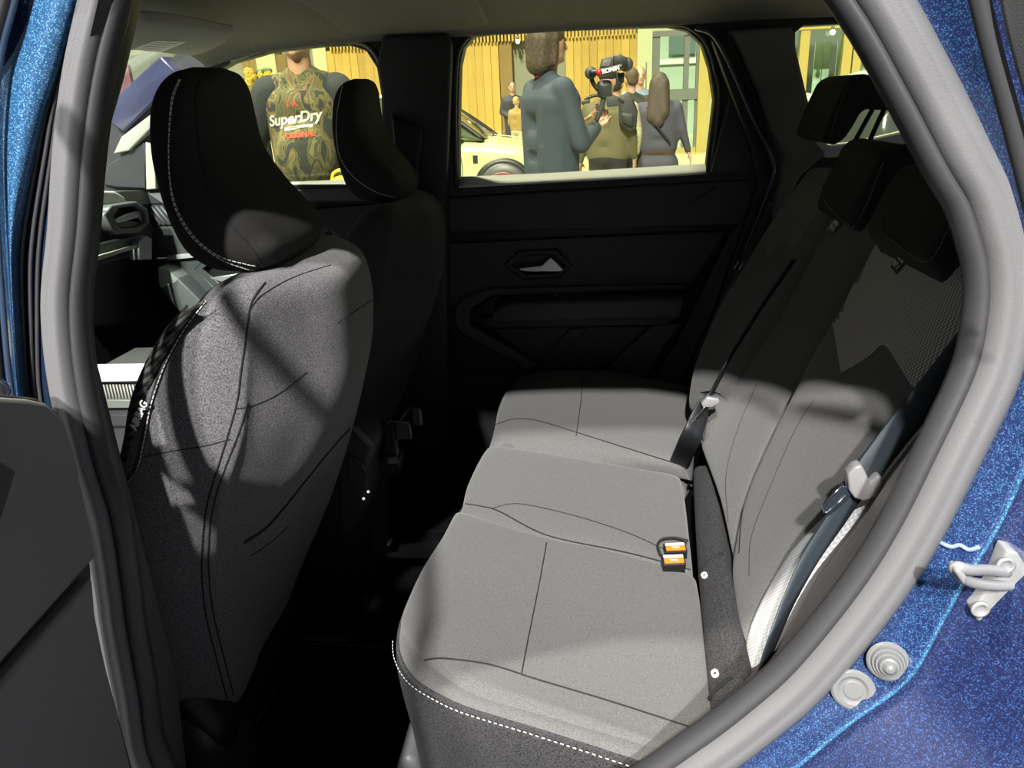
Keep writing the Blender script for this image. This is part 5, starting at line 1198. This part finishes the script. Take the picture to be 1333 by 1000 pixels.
# camera operator with gimbal
GB = 4.7
m2, s2 = person('camera operator with long grey-brown hair and slate blue jacket seen from behind', at(716, GB), R(118), 1.80, [((-.26, -.06, 1.12), (-.10, -.24, 1.20), (0, 0, 1), 1.2), ((.26, -.04, 1.10), (.08, -.24, 1.22), (0, 0, 1), 1.2)], mat('slate_blue_jacket', (.030, .041, .060), rough=.85, bump=.6, bscale=18), mat('grey_blue_trousers', (.08, .1, .12), rough=.9), BLKS, hairm=mat('grey_brown_hair', (.055, .038, .024), rough=.7, speck=.5, sscale=60), hair='bob', bulk=1.1, vox=.012)
with local(m2): tube('lanyard', [V((-.06, .055, 1.50))*s2, V((0, .075, 1.475))*s2, V((.06, .055, 1.50))*s2, V((.085, -.02, 1.485))*s2], .009, mat('red_ribbon', (.45, .01, .015), rough=.6), m2, n=8)
gz = thing('gimbal_camera', 'black video camera on a gimbal held up by the operator in blue', 'camera rig', tuple(P(770, 150, Y=GB)))
def gp(x, y, dy=0): return P(x, y, Y=GB+dy)
def gprism(name, px, y0, y1, mt, bevel=.006): return prism(name, [gp(a, b) for a, b in px], 'Y', GB+y0, GB+y1, mt, gz, bevel=bevel)
gprism('camera_body', [(783,77),(795,74),(806,74),(808,84),(804,92),(780,90)], -.06, .06, PLD)
gprism('camera_screen', [(785,79),(796,77),(793,87),(782,87)], -.066, -.058, PLG, .001)
gprism('camera_grip', [(798,73),(806,71),(816,76),(817,88),(806,92),(797,88)], -.07, .05, PLB)
lathe('lens_motor', [(.034,-.05),(.038,-.04),(.038,.04),(.032,.05),(.01,.052)], Matrix.Translation(gp(815, 84)) @ Matrix.Rotation(R(90), 4, 'X'), PLD, gz, 24)
tube('top_arm', [gp(768, 95, -.05), gp(790, 92, -.08), gp(812, 86, -.08)], .016, PLB, gz, n=10)
tube('arm_ring', [gp(778, 95, -.066), gp(783, 94, -.078)], .019, mat('red_ring', (.4, .01, .02), rough=.4), gz, n=12, seg=1)
lathe('roll_motor', [(.030,-.045),(.034,-.035),(.034,.035),(.030,.045),(.008,.046)], Matrix.Translation(gp(769, 95)) @ Matrix.Rotation(R(90), 4, 'X'), PLD, gz, 24)
tube('side_arm', [gp(769, 97), gp(772, 108), gp(779, 117), gp(786, 121)], .013, PLB, gz, n=10)
lathe('pan_motor', [(.038,-.04),(.042,-.03),(.042,.03),(.036,.04),(.01,.042)], Matrix.Translation(gp(787, 116)) @ Matrix.Rotation(R(20), 4, 'X'), PLD, gz, 24)
tube('grip_post', [gp(787, 122), gp(783, 140), gp(776, 158)], .017, PLD, gz, n=12, r2=.015)
tube('hand_ring', [gp(758, 136), gp(765, 128), gp(778, 124), gp(798, 126), gp(812, 134)], .009, PLB, gz, n=8)
gprism('monitor', [(789,126),(804,125),(804,138),(790,139)], -.09, -.07, PLD, .003)
gprism('hanging_mount', [(803,96),(813,94),(812,108),(806,108)], -.03, .03, PLB, .004)
gprism('focus_handle', [(757,131),(768,129),(768,134),(757,136)], -.05, .03, PLD, .004)
text('arm_print', 'RONIN', .030, frame(gp(795, 91, -.10), gp(806, 88.2)-gp(784, 93.8), (0, 0, 1)), WHITEP, gz, .001, bold=.001)
with local(m2):
    tube('badge_cord', [V((.05, -.12, 1.45))*s2, V((.03, -.22, 1.2))*s2, V((.10, -.20, .98))*s2], .004, PLB, m2, n=6)
    box('id_badge', (.09, -.225, .92), (.15, -.20, 1.0), WHITEP, m2, .002)
# visitors further back
person('visitor with black cap, khaki top and black trousers behind the gimbal', at(791, 7.2), R(160), 1.62, [((-.25, .02, 1.15), (-.24, -.08, .93), (.3, 0, 0), .5), ((.26, .0, 1.13), (.30, -.05, .90), (-.3, 0, 0), .5)], mat('khaki_top', (.085, .075, .035), rough=.9), DARKT, BLKS, hair='cap', hairm=mat('black_cap', (.012, .012, .012), rough=.9), vox=.018, bulk=1.05)
vb = thing('backpack', 'black backpack worn by the visitor in the khaki top', 'backpack', (*at(812, 7.1), 1.2))
prism('bag_body', L([(805,128),(812,124),(824,128),(830,145),(828,168),(818,172),(806,160)], Y=7.05), 'Y', 6.98, 7.2, mat('black_nylon', (.018, .018, .02), rough=.7), vb, bevel=.04)
prism('bag_pocket', L([(808,146),(826,148),(824,166),(810,160)], Y=7.0), 'Y', 6.94, 7.05, mat('black_nylon', (.02, .02, .02)), vb, bevel=.03)
person('visitor in a striped long-sleeved top with hanging arm beside the khaki top', at(801, 7.9), R(175), 1.60, [((-.24, .02, 1.14), (-.22, -.04, .92), (.3, 0, 0), .5), ((.25, .02, 1.12), (.27, .0, .88), (-.3, 0, 0), .5)], mat('striped_top', (.30, .28, .18), rough=.9, speck=.4, sscale=60), DARKT, BLKS, vox=.018, hairm=mat('black_cap', (.01, .01, .01)))
person('visitor in a dark jacket and navy trousers next to the man in light blue', at(821, 8.9), R(200), 1.66, [((-.25, .02, 1.14), (-.22, -.06, .93), (.3, 0, 0), .5), ((.26, .0, 1.12), (.26, -.06, .90), (-.3, 0, 0), .5)], mat('dark_olive_jacket', (.035, .033, .025), rough=.85), mat('navy_trousers', (.02, .025, .04), rough=.9), BLKS, vox=.018, bulk=1.1)
person('grey-haired man in a light blue shirt facing the car', at(832, 10.6), R(8), 1.72, [((-.25, .0, 1.14), (-.22, -.10, .93), (.3, 0, 0), .5), ((.25, .0, 1.13), (.22, -.08, .92), (-.3, 0, 0), .5)], mat('light_blue_shirt', (.15, .20, .27), rough=.8), mat('dark_navy_trousers', (.02, .025, .04), rough=.9), BLKS, vox=.018, hairm=mat('sandy_grey_hair', (.22, .17, .09), rough=.8))
m7, s7 = person('woman walking away with long brown hair and a dark plum coat', at(858, 8.4), R(172), 1.58, [((-.27, .03, 1.13), (-.34, .0, .90), (.3, 0, 0), .4), ((.26, .04, 1.13), (.27, -.02, .90), (-.3, 0, 0), .4)], mat('plum_coat', (.042, .040, .060), rough=.85), mat('brown_trousers', (.05, .03, .02), rough=.9), BLKS, hair='long', hairm=mat('long_brown_hair', (.045, .03, .02), rough=.7), vox=.018, bulk=1.1, long_top=1, stride=.12)
with local(m7): tube('bag_strap', [V((.13, .10, 1.42))*s7, V((.02, .155, 1.22))*s7, V((-.14, .14, 1.02))*s7], .010, PLB, m7, n=6)
person('distant man in a dark suit standing by the niche of the oak wall', at(668, 17.5), R(10), 1.76, [((-.25, .0, 1.14), (-.10, -.16, 1.05), (0, 0, 1), .8), ((.25, .0, 1.13), (.08, -.17, 1.06), (0, 0, 1), .8)], mat('dark_suit', (.025, .025, .03), rough=.8), mat('dark_suit', (.02, .02, .02)), BLKS, vox=.022)
person('distant person in an ochre top standing in front of the man in the dark suit', at(673, 16.5), R(150), 1.45, [((-.24, .0, 1.14), (-.12, -.14, 1.02), (0, 0, 1), .8), ((.24, .0, 1.13), (.10, -.15, 1.03), (0, 0, 1), .8)], mat('ochre_top', (.26, .17, .05), rough=.8), mat('pale_skirt', (.35, .33, .2), rough=.8), BLKS, vox=.022, hairm=mat('blond_hair', (.35, .24, .08), rough=.8))
# table with flowers
tb_ = thing('side_table', 'pale table top on a dark base behind the man in the camouflage shirt', 'table', (*at(338, 6.5), 0))
zt2 = P(338, 133, Y=6.5).z; cx2 = P(338, 133, Y=6.5).x
lathe('tabletop', [(.35,0),(.36,.01),(.36,.03),(.35,.04)], Matrix.Translation((cx2, 6.5, zt2-.04)), mat('pale_tabletop', (.4, .42, .26), rough=.5), tb_, 32)
lathe('pedestal', [(.26,0),(.26,.02),(.05,.05),(.04,zt2-.05)], Matrix.Translation((cx2, 6.5, 0)), PLB, tb_, 24)
fv = thing('flower_bouquet', 'bouquet of yellow flowers with green leaves on the pale table', 'flowers', (cx2, 6.5, zt2))
lathe('vase', [(.04,0),(.06,.02),(.05,.08),(.055,.10)], Matrix.Translation((cx2+.03, 6.5, zt2)), mat('white_vase', (.3, .3, .25), rough=.3), fv, 20)
rd = random.Random(3)
for i in range(14):
    c_ = V((cx2+.03+rd.uniform(-.12, .12), 6.5+rd.uniform(-.1, .1), zt2+.14+rd.uniform(0, .10)))
    if i < 9:
        bm = bmesh.new()
        for k in range(8):
            a = 2*math.pi*k/8; ell(bm, (c_.x+.024*math.cos(a), c_.y-.01, c_.z+.024*math.sin(a)), (.014, .010, .014), 8)
        ell(bm, (c_.x, c_.y-.015, c_.z), (.016, .012, .016), 8)
        frombm('flower', bm, mat('yellow_petals', (.45, .30, .03), rough=.7), fv)
    else:
        bm = bmesh.new(); ell(bm, c_, (.05, .012, .025), 10); frombm('leaf', bm, mat('green_leaf', (.04, .09, .02), rough=.6), fv)

db_ = thing('display_board', 'dull pink display board seen through the windscreen beside the sun visor', 'board', (*at(155, 8.0), 0))
q0, q1 = P(120, 140, Y=8.0), P(166, 84, Y=8.0)
box('board_panel', (q0.x, 8.0, .4), (q1.x, 8.06, q1.z), mat('dull_pink_board', (.22, .07, .07), rough=.6, var=.4, vscale=3), db_, .01)
box('board_stand', (q0.x+.1, 8.0, 0), (q0.x+.16, 8.06, .42), PLB, db_, .005); box('board_stand', (q1.x-.16, 8.0, 0), (q1.x-.1, 8.06, .42), PLB, db_, .005)
